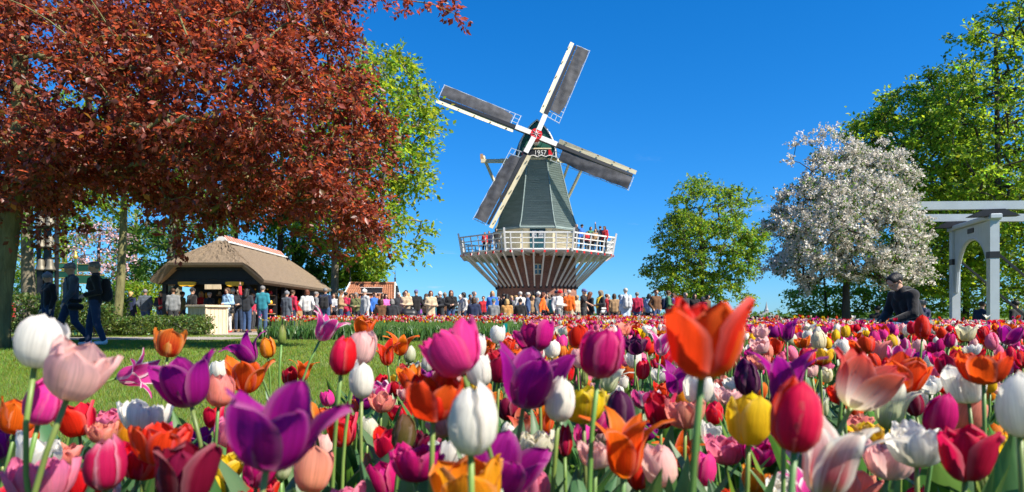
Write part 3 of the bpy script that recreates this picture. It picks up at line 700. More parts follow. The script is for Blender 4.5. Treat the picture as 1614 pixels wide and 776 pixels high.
l2 = link('leaves', leaf_mesh('leaves', P-np.array(tw_.location), D, Nn, sz, asp, tints(len(P), rg_, .2, .3)), 'leaf_mid', tw_); l2['kind'] = 'stuff'
# the beeches on the right
GR_ = 'green beeches behind the drawbridge'
wood_tree('tall_beech', 'tallest bright green beech filling the upper right corner', 1570, 22, 12, 60, [(1490, 150), (1500, 60), (1540, 30), (1600, 5), (1650, -120), (1800, -160), (1900, 60), (1880, 330), (1700, 430), (1600, 440), (1530, 400), (1500, 320), (1480, 230)], 3.4, 620, .66, 84, .12, 'leaf_spring', 'bark_dark', 71, rtip=.012, flat=.32, group=GR_, parts={'tint': (.15, .35, -.08)})
wood_tree('tall_beech', 'bright green beech rising just behind the white blossom tree', 1440, 25, 11, 200, [(1325, 260), (1338, 205), (1372, 180), (1400, 150), (1440, 132), (1475, 108), (1520, 120), (1550, 200), (1560, 330), (1540, 440), (1480, 470), (1420, 440), (1380, 330), (1340, 260)], 3.6, 560, .72, 80, .125, 'leaf_spring', 'bark_dark', 73, rtip=.013, flat=.32, group=GR_, parts={'tint': (.15, .35, -.08)})
wood_tree('tall_beech', 'lower green beech behind the bridge portal', 1525, 27, 10, 240, [(1440, 490), (1440, 330), (1500, 260), (1600, 240), (1700, 300), (1720, 470), (1620, 500), (1500, 498)], 3.6, 420, .72, 76, .12, 'leaf_spring', 'bark_dark', 75, rtip=.013, flat=.32, group=GR_, parts={'tint': (.15, .33, -.05)})
wood_tree('small_beech', 'low green tree under the white blossom at the water', 1300, 29, 6, 440, [(1238, 470), (1250, 452), (1300, 440), (1360, 430), (1440, 440), (1460, 500), (1380, 505), (1290, 502), (1250, 492)], 2, 150, .7, 60, .13, 'leaf_spring', 'bark_dark', 77, rtip=.01, flat=.4, group=GR_)

# hedges and shrubs
def shrub(name, label, boxes, n, size, leafm, seed, cat='hedge', group=None):
    """clipped or loose mass: leaves through the outer layer of a few rounded boxes, twigs inside"""
    rg = np.random.default_rng(seed); c0 = np.array(boxes[0][0], float); c0[2] = 0
    t = thing(name, label, cat, tuple(c0), group=group)
    Pl = []; per = n//len(boxes); mb = MB()
    for c, h in boxes:
        c, h = np.array(c, float), np.array(h, float)
        u = rg.normal(0, 1, (per, 3)); u = u/np.max(np.abs(u), axis=1)[:, None]**.85/np.linalg.norm(u, axis=1)[:, None]**.15
        lump = 1+.13*np.sin(u[:, :1]*h[0]*5+seed)+.1*np.sin(u[:, 1:2]*9+u[:, 2:]*7)
        p = c+u*h*lump*rg.uniform(.55, 1.0, (per, 1))**.6; p[:, 2] = np.maximum(p[:, 2], .02); Pl.append(p)
        for q in range(int(6+h[0]*6)):
            b = c+np.array([rg.uniform(-.8, .8)*h[0], rg.uniform(-.5, .5)*h[1], 0]); b[2] = 0
            e = b+np.array([rg.normal(0, .1), rg.normal(0, .1), c[2]+h[2]*.75]); mb.tube([b-c0, (b+e)/2-c0+rg.normal(0, .03, 3), e-c0], [.012, .009, .004], 5)
    P = np.concatenate(Pl); D = rg.normal(0, 1, P.shape); D[:, 2] += .3
    mb.build('stems', 'bark_dark', t)['kind'] = 'stuff'
    link('foliage', leaf_mesh('foliage', P-c0, D, np.array([0, 0, 1.0])+rg.normal(0, .7, P.shape), size*rg.uniform(.6, 1.4, len(P)), .6, tints(len(P), rg, .25, .35)), leafm, t)['kind'] = 'stuff'
    return t
def pxbox(x0, x1, y0, y1, d, dep):
    a, b = at(x0, y1, d), at(x1, y0, d); z0 = max(a[2], 0)
    return ((a[0]+b[0])/2, d, (z0+b[2])/2), ((b[0]-a[0])/2, dep/2, (b[2]-z0)/2)
shrub('low_hedge', 'low clipped hedge along the path in front of the wooden counter', [pxbox(165, 250, 500, 530, 21.6, 1.3), pxbox(235, 335, 499, 530, 22.0, 1.3)], 9000, .075, 'leaf_hedge', 81)
shrub('tall_hedge', 'taller green hedge behind the walking men on the left', [pxbox(-60, 90, 464, 520, 19.5, 1.3), pxbox(70, 175, 478, 520, 20.5, 1.3)], 11000, .08, 'leaf_hedge', 83)
shrub('round_shrub', 'round bright green shrub behind the people left of the kiosk', [pxbox(185, 240, 448, 500, 31, 2.2)], 3500, .13, 'leaf_spring', 85, 'shrub')
shrub('round_shrub', 'dark green shrub behind the tall hedge near signpost', [pxbox(120, 190, 462, 500, 28, 2)], 3500, .12, 'leaf_mid', 87, 'shrub')
shrub('round_shrub', 'green shrubbery at far left behind the bells', [pxbox(-40, 60, 430, 500, 30, 3)], 5000, .13, 'leaf_fresh', 89, 'shrub')
# far woodland on the horizon
rg_ = np.random.default_rng(90); n = 1500
xx = rg_.uniform(-420, 560, n); yy = rg_.uniform(560, 760, n); hh = 1.5+1.8*np.abs(np.sin(xx*.021)+.6*np.sin(xx*.057+1))
P = np.stack([xx, yy, rg_.uniform(0, 1, n)**.7*hh], -1); P = np.repeat(P, 4, 0)+rg_.normal(0, 1.2, (n*4, 3))
tag(link('distant_wood', leaf_mesh('distant_wood', P, rg_.normal(0, 1, P.shape), rg_.normal(0, 1, P.shape), rg_.uniform(2.5, 5, len(P)), .8, tints(len(P), rg_, .1, .2)), 'leaf_mid'), 'low dark line of distant trees on the horizon', 'trees', kind='stuff')
# ------------------------------------------------------------------ thatched kiosk
KX0, KX1, KY0, KY1 = -14.35, -10.15, 27.6, 37.4; KC = (KX0+KX1)/2
kio = thing('thatched_kiosk', 'dark timber souvenir kiosk under a brown thatched hip roof', 'kiosk', (KC, KY0, 0))
def kb(c, size, name, m, par=None, **k): return MB().box((c[0]-KC, c[1]-KY0, c[2]), size, **k).build(name, m, par or kio)
EV, RZ = 2.10, 3.92; hw = 2.30
# thatch: outer skin, thick rounded edge and underside. local x across, y along depth
r0, r1 = 1.35, 8.5; yf, yb = -.25, 10.15; hz, hx = 2.78, 1.52      # half-hip at the front ends at height hz
top = {'L0': (-hw, yf+.05, EV), 'R0': (hw, yf+.05, EV), 'LH': (-hx, yf-.12, hz), 'RH': (hx, yf-.12, hz), 'A': (0, r0, RZ), 'B': (0, r1, RZ), 'L1': (-hw, yb, EV), 'R1': (hw, yb, EV)}
def quadgrid(a, b, c, d, nu, nv, sag=0.0, rg=np.random.default_rng(1), rough=.022):
    a, b, c, d = [np.array(q, float) for q in (a, b, c, d)]; V = []
    for i in range(nu+1):
        for j in range(nv+1):
            u, v = i/nu, j/nv; p = (a*(1-u)+b*u)*(1-v)+(d*(1-u)+c*u)*v
            V.append(p+np.array([0, 0, sag*math.sin(PI*v)])+rg.normal(0, rough, 3)*(0 < u < 1)*(0 < v < 1))
    F = [(i*(nv+1)+j, (i+1)*(nv+1)+j, (i+1)*(nv+1)+j+1, i*(nv+1)+j+1) for i in range(nu) for j in range(nv)]
    return np.array(V), F
T = top
mb = MB()
for q in ((T['LH'], T['RH'], T['A'], T['A']), (T['R0'], T['R1'], T['B'], T['A']), (T['R1'], T['L1'], T['B'], T['B']), (T['L1'], T['L0'], T['A'], T['B']), (T['R0'], T['A'], T['A'], T['RH']), (T['A'], T['L0'], T['LH'], T['A'])):
    mb.add(*quadgrid(*q, 30, 18, .06))
# edge: drop the outline down and inward for the cut reed ends
ol = ['L0', 'LH', 'RH', 'R0', 'R1', 'L1']; n = len(ol); V = []
for k in ol:
    x, y, z = T[k]; V.append((x, y, z)); 
for k in ol:
    x, y, z = T[k]; V.append((x*.985, y+(.04 if y < 5 else -.05), z-.10))
for k in ol:
    x, y, z = T[k]; V.append((x*.90, y+(.22 if y < 5 else -.2), z-.17))
F = [(i, (i+1) % n, n+(i+1) % n, n+i) for i in range(n)]+[(n+i, n+(i+1) % n, 2*n+(i+1) % n, 2*n+i) for i in range(n)]
mb.add(V, F)
roof = mb.build('thatched_roof', 'thatch', kio, sm=False)
me = bpy.data.meshes.new('soffit'); me.from_pydata([(x*.9, y+(.22 if y < 5 else -.2), z-.175) for x, y, z in [T[k] for k in ('L0', 'LH', 'RH', 'R0', 'R1', 'L1')]]+[(0, r0+.3, RZ-.3), (0, r1, RZ-.3)], [], [(0, 5, 7, 6), (3, 6, 7, 4), (0, 6, 1), (1, 6, 2), (2, 6, 3), (4, 7, 5)]); link('soffit', me, 'wood_mid', kio)
# ridge: white mortar cap with a row of red tiles
nt_ = 44
for i in range(nt_):
    y0 = r0-.12+(r1-r0+.2)*i/nt_; y1 = y0+(r1-r0+.2)/nt_*(1.3 if i % 2 == 0 else .66); y0 += 0 if i % 2 == 0 else (r1-r0+.2)/nt_*.32
    w_ = .27
    MB().prism([(-w_, RZ-.13), (0, RZ+.17), (w_, RZ-.13), (w_-.06, RZ-.16), (0, RZ+.06), (-w_+.06, RZ-.16)], y0, y1).build('ridge_tile', 'white_paint' if i % 2 == 1 else 'ridge_red', kio)
for s in (-1, 1):
    MB().bar((s*.30, r0-.15, RZ-.15), (s*.30, r1+.1, RZ-.15), .10, .07).build('ridge_mortar', 'white_paint', kio)
MB().prism([(-.34, RZ-.2), (0, RZ+.2), (.34, RZ-.2)], r0-.20, r0-.13).build('ridge_end', 'white_paint', kio)
# timber frame
for x in (-1.95, 1.95):
    for y in (.35, 3.2, 6.2, 9.6): MB().box((x, y, 1.05), (.16, .16, 2.1)).build('post', 'tar_black', kio)
MB().bar((-2.05, .28, 2.02), (2.05, .28, 2.02), .16, .18).build('tie_beam', 'tar_black', kio)
MB().prism([(-2.1, 2.12), (2.1, 2.12), (1.42, 2.62), (-1.42, 2.62)], .22, .30).build('gable_boards', 'tar_black', kio)
MB().bar((-1.5, .12, 2.60), (1.5, .12, 2.60), .1, .14).build('gable_beam', 'tar_black', kio)
for s in (-1, 1):
    MB().bar((s*2.12, .10, 1.98), (s*1.45, .10, 2.62), .12, .16).build('barge_board', 'tar_black', kio)
    MB().bar((s*1.95, .33, 1.35), (s*1.35, .33, 2.0), .1, .1).build('knee_brace', 'tar_black', kio)
    MB().bar((s*2.0, .3, 2.06), (s*2.0, 9.8, 2.06), .12, .16).build('wall_plate', 'tar_black', kio)
MB().box((0, 9.7, 1.05), (4.0, .1, 2.1)).build('rear_wall', 'tar_black', kio)
MB().box((-1.97, 6.4, 1.05), (.08, 6.4, 2.1)).build('side_wall', 'tar_black', kio)
MB().box((1.97, 8.0, 1.05), (.08, 3.3, 2.1)).build('side_wall', 'tar_black', kio)
MB().box((0, 2.6, 1.05), (3.7, .08, 2.1)).build('inner_wall', 'tar_black', kio)
MB().box((0, .9, .045), (3.9, 1.2, .09)).build('floor_boards', 'wood_mid', kio)
for i, z in enumerate((.75, 1.15, 1.55)):
    MB().box((.55, 2.42, z), (2.5, .28, .04)).build('shelf', 'wood_mid', kio)
MB().box((1.99, 4.7, .45), (.5, 2.6, .9)).build('side_counter', 'wood_mid', kio)
MB().box((0.12, .10, 1.83), (.66, .05, .20)).build('name_board', 'wood_pale', kio)
# hanging yellow clog shapes under the gable
def clog_shape(cx):
    o = []
    for t in np.linspace(0, 2*PI, 26)[:-1]:
        x = math.cos(t); z = math.sin(t); o.append((cx+.36*x, 2.02-.20*abs(z)**.6*(1-.3*math.exp(-(x/.25)**2)) if z < 0 else 2.02+.02*z))
    return o
for cx in (-.95, .98): MB().prism(clog_shape(cx), .09, .17).build('clog_ornament', 'clog_yellow', kio)
for cx, cz in ((-1.38, 1.55), (-1.22, 1.55), (-1.38, 1.3), (-1.2, 1.3)):   # yellow clogs hung on the inner wall
    c = MB().tube([(0, 0, -.12), (0, -.04, -.03), (0, -.05, .07), (0, -.02, .13)], [.035, .055, .05, .02], 8).build('wooden_clog', 'clog_yellow', sm=True, loc=(KC+cx, KY0+2.5, cz))
    tag(c, 'yellow wooden clog on the dark kiosk wall, %s %s of four' % ('upper' if cz > 1.4 else 'lower', 'left' if cx < -1.3 else 'right'), 'clog', 'yellow clogs on the kiosk wall')
rgk = random.Random(4); ORD = ('first', 'second', 'third', 'fourth', 'fifth', 'sixth', 'seventh', 'eighth', 'ninth')
CW = {'signal_red': 'red', 'white_paint': 'white', 'clog_yellow': 'yellow', 'teal_plastic': 'teal', 'wood_pale': 'pale wooden', 'ridge_red': 'brick red'}
gm_ = ['signal_red', 'white_paint', 'clog_yellow', 'teal_plastic', 'wood_pale', 'ridge_red']
for i, z in enumerate((.77, 1.17, 1.57)):
    for j in range(9):
        x = -.6+j*.28; h = rgk.uniform(.14, .26)
        m_ = rgk.choice(gm_)
        prof = [(.05, 0), (.075, .02), (.08, h*.6), (.05, h*.8), (.055, h)]
        o = MB().lathe(prof, 8).build('souvenir_mug', m_, sm=True, loc=(KC+x, KY0+2.42, z)); tag(o, '%s souvenir mug on the %s kiosk shelf, %s from left' % (CW[m_], ('lowest', 'middle', 'top')[i], ORD[j]), 'souvenir', 'souvenirs on the kiosk shelves')
for j in range(10):      # white cups hung in two rows
    o = MB().lathe([(.03, 0), (.05, .02), (.055, .11), (.05, .115)], 8).build('hanging_cup', 'white_paint', sm=True, loc=(KC-.35+(j % 5)*.14, KY0+2.3, 1.28 if j < 5 else 1.48)); tag(o, 'white cup hanging in the %s row of the kiosk rack, %s from left' % (('lower', 'upper')[j//5], ORD[j % 5]), 'cup', 'white cups on the kiosk rack')
for j in range(14):      # red-and-white goods on the right side stand
    m_ = rgk.choice(['signal_red', 'signal_red', 'white_paint', 'clog_yellow'])
    o = MB().box((0, 0, .11), (.16, .12, .22), bev=.02).build('gift_box', m_, loc=(KC+1.95+rgk.uniform(-.15, .2), KY0+3.5+(j % 7)*.38, .9+.24*(j//7))); tag(o, '%s gift box in the %s layer on the kiosk side counter, %s from front' % (CW[m_], ('lower', 'upper')[j//7], ORD[j % 7]), 'box', 'gift boxes on the side counter')
for j in range(9):
    o = MB().tube([(0, 0, 0), (0, 0, -.05)], .03, 6).build('bulb', 'clog_yellow', loc=(KC-.4+j*.26, KY0+1.9, 1.82)); tag(o, 'small yellow bulb on the string in the kiosk, %s from left' % ORD[j], 'light bulb', 'string of bulbs in the kiosk')
# ------------------------------------------------------------------ small tiled kiosk
tk = thing('tiled_kiosk', 'small black kiosk with orange pantile roof beyond the thatched one', 'kiosk', ((585-807)/FPX*38, 38, 0))
def pan(u, v): return None
x0, x1 = -1.35, 1.55; ze, zr = 1.55, 2.45
nxp, nyp = 120, 6; V = []
for j in range(nyp*2):
    row = j//2; y = row/nyp if j % 2 == 0 else (row+1)/nyp
    for i in range(nxp+1):
        t = i/nxp; x = x0+(x1-x0)*t; inset = .42*y
        xx = x*(1-.16*y)
        V.append((xx, -1.25+1.25*y, ze+(zr-ze)*y+.035*math.sin(t*2*PI*22)+(.03 if j % 2 == 0 else 0)))
F = [(j*(nxp+1)+i, j*(nxp+1)+i+1, (j+1)*(nxp+1)+i+1, (j+1)*(nxp+1)+i) for j in range(nyp*2-1) for i in range(nxp)]
link('tile_roof', npmesh('tile_roof', V, [np.array(F)], smooth_=True), 'tile_orange', tk)['kind'] = 'stuff'
V2 = [(x, -y, z) for x, y, z in V]; link('tile_roof', npmesh('tile_roof', V2, [np.array(F)[:, ::-1]], smooth_=True), 'tile_orange', tk)['kind'] = 'stuff'
MB().tube([(x0*.84, 0, zr+.03), (x1*.84, 0, zr+.03)], .08, 8).build('ridge', 'tile_orange', tk)
MB().prism([(-1.2, 0), (1.2, 0), (1.2, 1.5), (0, 2.35), (-1.2, 1.5)], x0+.06, x0+.16, ax='x').build('gable_wall', 'tar_black', tk)
MB().prism([(-1.2, 0), (1.2, 0), (1.2, 1.5), (0, 2.35), (-1.2, 1.5)], x1-.16, x1-.06, ax='x').build('gable_wall', 'tar_black', tk)
MB().box((.1, 1.15, .8), (2.7, .08, 1.55)).build('rear_wall', 'tar_black', tk); MB().box((.1, -1.12, .5), (2.7, .08, 1.0)).build('counter_front', 'tar_black', tk)
for xg in (x0, x1):
    for s in (-1, 1): MB().bar((xg*.99, s*1.28, 1.5), (xg*.86, 0, 2.52), .05, .12).build('gable_trim', 'white_paint', tk)
    MB().lathe([(.05, 0), (.04, .25), (.06, .3), (.02, .36), (.012, .75)], 8, (xg*.86, 0, 2.45)).build('finial', 'iron_black', tk)
sb = MB().box((.25, -1.05, 2.05), (1.15, .06, .26), rot=(-.25, 0, 0)).build('sign_board', 'tar_black', tk)
for z in (-.145, .145): MB().box((.25, -1.075-.0, 2.05+z), (1.2, .05, .03)).build('sign_border', 'white_paint', sb)

# ------------------------------------------------------------------ counter, bells, signpost, bed marker, benches
p = at(328, 527, 24.2); cn = thing('wooden_counter', 'pale wooden plank counter standing at the path before the kiosk', 'counter', (p[0], p[1], 0), R(-28))
for f in range(4):
    for i in range(5):
        a = f*PI/2; u = -.33+i*.165; w = .155
        if f % 2 == 1 and i in (0, 4): pass
        c = np.array([math.cos(a)*u-math.sin(a)*(-.42), math.sin(a)*u+math.cos(a)*(-.42), .47])
        MB().box(c, (w, .035, .94) if f % 2 == 0 else (.035, w, .94), bev=.006).build('plank', 'wood_pale', cn)
for sx in (-1, 1):
    for sy in (-1, 1): MB().box((sx*.43, sy*.43, .47), (.07, .07, .95)).build('corner_post', 'wood_pale', cn)
MB().box((0, 0, .985), (1.06, 1.06, .08), bev=.01).build('top', 'wood_pale', cn)

bl = at(75, 500, 21.0); bf = thing('bell_frame', 'tall dark steel frame with hanging bronze bells under the copper beech', 'bell frame', (bl[0], bl[1], 0))
for x, w in ((-.27, .07), (0.0, .17), (.28, .06)): MB().box((x, 0, 2.3), (w, .12, 4.6)).build('frame_post', 'iron_black', bf)
for z in (1.35, 2.4, 3.05, 3.7, 4.4): MB().box((0, .02, z), (.62, .05, .05)).build('crossbar', 'iron_black', bf)
MB().box((-.13, -.1, 1.55), (.18, .12, 1.0)).build('control_box', 'iron_black', bf); MB().box((.1, -.1, 1.55), (.2, .1, 1.0)).build('control_box', 'iron_black', bf)
for z in (2.02, 2.72, 3.36, 4.02):
    for x in (-.12, .16):
        b = MB().lathe([(.02, .36), (.07, .34), (.09, .28), (.10, .16), (.14, .06), (.18, 0), (.16, .01), (.05, .05)], 14, (x, -.12, z)).build('bell', 'bell_bronze', bf, sm=True)
        MB().lathe([(.012, -.05), (.03, -.03), (.03, 0), (.012, .1)], 8, (x, -.12, z)).build('clapper', 'iron_black', b)
sp = at(119, 500, 22.5); sg = thing('signpost', 'green fingerpost with gold finial and four direction boards', 'signpost', (sp[0], sp[1], 0))
MB().tube([(0, 0, 0), (0, 0, 2.5)], .045, 10).build('post', 'sign_green', sg); MB().lathe([(.03, 0), (.07, .05), (.07, .12), (.03, .17), (.05, .22), (.01, .27)], 12, (0, 0, 2.5)).build('finial', 'gold_leaf', sg, sm=True)
for x, z, w, h, r in ((-.42, 2.28, .75, .22, .25), (-.5, 2.0, .95, .24, -.1), (.48, 2.22, .85, .26, -.2), (.5, 1.84, .9, .3, .15)):
    bo = MB().box((x, -.05, z), (w, .03, h), rot=(0, 0, r)).build('direction_board', 'sign_green', sg)
    for s in (-1, 1): MB().box((x, -.055, z+s*(h/2-.01)), (w+.02, .045, .018), rot=(0, 0, r)).build('board_edge', 'gold_leaf', bo)
mk = at(796, 522, 9.5); bm_ = thing('bed_marker', 'narrow teal label stake standing among the tulips', 'label stake', (mk[0], mk[1], 0))
MB().box((0, 0, .22), (.03, .02, .44)).build('stake', 'teal_plastic', bm_); MB().box((-.005, -.02, .40), (.06, .02, .22), rot=(.2, 0, .5)).build('plate', 'teal_plastic', bm_)

def bench(px, d, L_, label):
    p = at(px, 500, d); b = thing('bench', label, 'bench', (p[0], p[1], 0), group='benches facing the windmill')
    for y in (-.02, .1, .22, .34): MB().box((0, y, .44), (L_, .10, .035)).build('seat_slat', 'wood_mid', b)
    for s in (-1, 1): MB().bar((s*(L_/2-.2), -.03, 0), (s*(L_/2-.2), -.03, .42), .05, .06).bar((s*(L_/2-.2), .36, 0), (s*(L_/2-.2), .34, .43), .05, .06).bar((s*(L_/2-.2), -.08, .41), (s*(L_/2-.2), .38, .41), .05, .04).build('leg', 'iron_black', b)
    return b
bench(612, 29.5, 1.8, 'bench under the seated people left of the pram')
bench(747, 29.6, 1.8, 'bench under the dark-coated sitter near the windmill')
bench(802, 29.6, 2.4, 'bench under the three sitters before the windmill door')

# ------------------------------------------------------------------ white drawbridge
n1 = at(1565, 500, 16.5); f1 = at(1505, 500, 18.65); GZB = -.62
dv = (f1-n1); dv[2] = 0; Lp = np.linalg.norm(dv); ang = math.atan2(dv[1], dv[0])     # portal runs from the near post to the far one
br = thing('drawbridge', 'white wooden drawbridge with arched portal and balance beams at the right', 'bridge', (n1[0], n1[1], GZB), ang)
H = 3.0-GZB
for x in (0, Lp): MB().box((x, 0, H/2), (.20, .20, H), bev=.02).build('portal_post', 'bridge_paint', br)
for x in (0, Lp): MB().box((x, 0, H-.02), (.28, .28, .09), bev=.02).build('post_cap', 'bridge_paint', br); MB().box((x, 0, H-.9), (.215, .215, .16)).build('iron_band', 'iron_black', br)
# arch panel of upright boards between the posts
nb = 14; xa, xb = .10, Lp-.10
for i in range(nb):
    u0 = xa+(xb-xa)*i/nb; u1 = xa+(xb-xa)*(i+.97)/nb
    def ay(u):
        t = (u-Lp/2)/((xb-xa)/2*1.0); return H-.38-1.35*(1-math.sqrt(max(0, 1-min(1, abs(t))**2.2)))
    MB().prism([(u0, ay(u0)), (u1, ay(u1)), (u1, H-.05), (u0, H-.05)], -.04, .04).build('arch_board', 'bridge_paint', br)
pts = [(u, 0, (lambda t: H-.38-1.35*(1-math.sqrt(max(0, 1-min(1, abs(t))**2.2))))((u-Lp/2)/((xb-xa)/2))) for u in np.linspace(xa, xb, 25)]
MB().tube(pts, .055, 6).build('arch_rim', 'bridge_paint', br)
MB().box((Lp/2, 0, H+.02), (Lp+.4, .24, .12), bev=.02).build('portal_beam', 'bridge_paint', br)
MB().box((Lp/2, .0, H-.18), (.34, .12, .12)).build('crest', 'iron_black', br)
# balance beams across the portal (they run along the bridge = local y)
for x in (0.02, Lp-.02):
    MB().bar((x, 2.2, H+.36), (x, -5.2, H+.16), .15, .20).build('balance_beam', 'bridge_paint', br)
    MB().prism([(-.55, H+.03), (.55, H+.03), (.22, H+.20), (-.22, H+.20)], x-.12, x+.12, ax='x').build('bearing_plate', 'iron_black', br)
    MB().tube([(x, -4.9, H+.16), (x, -4.6, 1.0)], .02, 6).build('lifting_chain', 'iron_black', br)
    MB().bar((x, -.1, H-.85), (x, -2.6, .35), .05, .05).build('brace_rod', 'iron_black', br)
MB().bar((-.1, 2.0, H+.34), (Lp+.1, 2.0, H+.34), .25, .25).build('counter_beam', 'bridge_paint', br)
for i in range(22): MB().box((Lp/2, 1.6-i*.31, .06), (Lp+.1, .29, .06)).build('deck_plank', 'wood_mid', br)
for x in (.0, Lp):
    for y in (1.6, -1.3, -2.6, -3.9, -5.0): MB().box((x, y, .55), (.08, .08, 1.1)).build('rail_post', 'bridge_paint', br)
    for z in (.55, .82, 1.10):
        MB().bar((x, .14, z), (x, 1.65, z), .05, .07).build('rail', 'bridge_paint', br); MB().bar((x, -.14, z), (x, -5.1, z), .05, .07).build('rail', 'bridge_paint', br)
# rail fence along the water, left of the bridge
wf = thing('rail_fence', 'low white rail fence along the water left of the drawbridge', 'fence', tuple(at(1230, 500, 22)*[1, 1, 0]))
a0 = at(1165, 500, 24)-at(1230, 500, 22); b0 = at(1500, 500, 18.4)-at(1230, 500, 22)
for t in np.linspace(0, 1, 9):
    q = a0+(b0-a0)*t; gz = ground_z(q[0]+wf.location.x, q[1]+wf.location.y); MB().bar((q[0], q[1], gz), (q[0], q[1], .56), .07).build('fence_post', 'bridge_paint', wf)
for z in (.25, .52): MB().bar((a0[0], a0[1], z), (b0[0], b0[1], z), .05, .07).build('fence_rail', 'bridge_paint', wf)

# far church on the horizon
ch = thing('church_tower', 'tiny grey church spire on the far horizon', 'church', ((1208-807)/FPX*640, 640, 0))
MB().box((0, 0, 3.5), (3.2, 3.2, 7)).build('tower', 'far_wall', ch); MB().lathe([(2.2, 7), (1.2, 9), (.1, 15)], 8).build('spire', 'far_wall', ch); MB().prism([(-7, 0), (7, 0), (7, 3), (0, 6), (-7, 3)], -2, 10).build('nave', 'far_wall', ch)
# ------------------------------------------------------------------ people
def surfnet(D, org, h):
    """surface of a sampled distance field (naive surface nets)"""
    ins = D < 0; nx, ny, nz = D.shape
    cs = [(i, j, k) for i in (0, 1) for j in (0, 1) for k in (0, 1)]
    s = sum(ins[i:nx-1+i, j:ny-1+j, k:nz-1+k].astype(np.int8) for i, j, k in cs)
    mix = (s > 0) & (s < 8); idx = -np.ones(mix.shape, np.int64); c = np.argwhere(mix); idx[mix] = np.arange(len(c))
    vals = np.stack([D[c[:, 0]+i, c[:, 1]+j, c[:, 2]+k] for i, j, k in cs], 1)
    acc = np.zeros((len(c), 3)); cnt = np.zeros(len(c))
    for a in range(8):
        for b in range(a+1, 8):
            da = np.array(cs[a]); db = np.array(cs[b])
            if np.abs(da-db).sum() != 1: continue
            va, vb = vals[:, a], vals[:, b]; x = (va < 0) != (vb < 0); t = np.where(x, va/np.where(x, va-vb, 1), 0)
            acc += np.where(x[:, None], da+(db-da)*t[:, None], 0); cnt += x
    V = (c+acc/cnt[:, None])*h+org; F = []
    for ax in range(3):
        sl0 = [slice(1, -1)]*3; sl1 = [slice(1, -1)]*3; sl0[ax] = slice(0, -1); sl1[ax] = slice(1, None)
        A = ins[tuple(sl0)]; B = ins[tuple(sl1)]; ch = np.argwhere(A != B)
        if not len(ch): continue
        fl = A[ch[:, 0], ch[:, 1], ch[:, 2]]
        o = np.ones(3, int); o[ax] = 0; g = ch+o
        u, v = [(1, 2), (2, 0), (0, 1)][ax]; q = []
        for du, dv_ in ((-1, -1), (0, -1), (0, 0), (-1, 0)):
            p = g.copy(); p[:, u] += du; p[:, v] += dv_; q.append(idx[p[:, 0], p[:, 1], p[:, 2]])
        q = np.stack(q, 1); q[~fl] = q[~fl][:, ::-1]; F.append(q)
    return V, np.concatenate(F)

def sdf_mesh(name, prims, h, k=.03, sub=()):
    """blend of tapered capsules (a, b, ra, rb); sub are cut away"""
    A = np.array([p[0] for p in prims], float); B = np.array([p[1] for p in prims], float); rm = max(max(p[2], p[3]) for p in prims)
    lo = np.minimum(A, B).min(0)-rm-3*h; hi = np.maximum(A, B).max(0)+rm+3*h; n = np.ceil((hi-lo)/h).astype(int)+1
    G = np.stack(np.meshgrid(*[lo[i]+h*np.arange(n[i]) for i in range(3)], indexing='ij'), -1).astype(np.float32)
    D = np.full(tuple(n), 9.0, np.float32)
    def cap(p, G):
        a, b = np.array(p[0], np.float32), np.array(p[1], np.float32); ab = b-a; l2 = max(float(ab@ab), 1e-9)
        t = np.clip(((G-a)@ab)/l2, 0, 1); return np.linalg.norm(G-(a+t[..., None]*ab), axis=-1)-(p[2]+(p[3]-p[2])*t)
    for p in prims:
        a, b = np.minimum(p[0], p[1])-max(p[2], p[3])-.12, np.maximum(p[0], p[1])+max(p[2], p[3])+.12
        i0 = np.clip(((a-lo)/h).astype(int), 0, n-1); i1 = np.clip(((b-lo)/h).astype(int)+2, 1, n)
        s = tuple(slice(i0[i], i1[i]) for i in range(3)); d = cap(p, G[s]); e = D[s]
        kk = p[4] if len(p) > 4 else k
        q = np.clip(.5+.5*(e-d)/kk, 0, 1); D[s] = e*(1-q)+d*q-kk*q*(1-q)
    for p in sub: D = np.maximum(D, -cap(p, G))
    V, F = surfnet(D, lo, h)
    return npmesh(name, V, [F], smooth_=True)

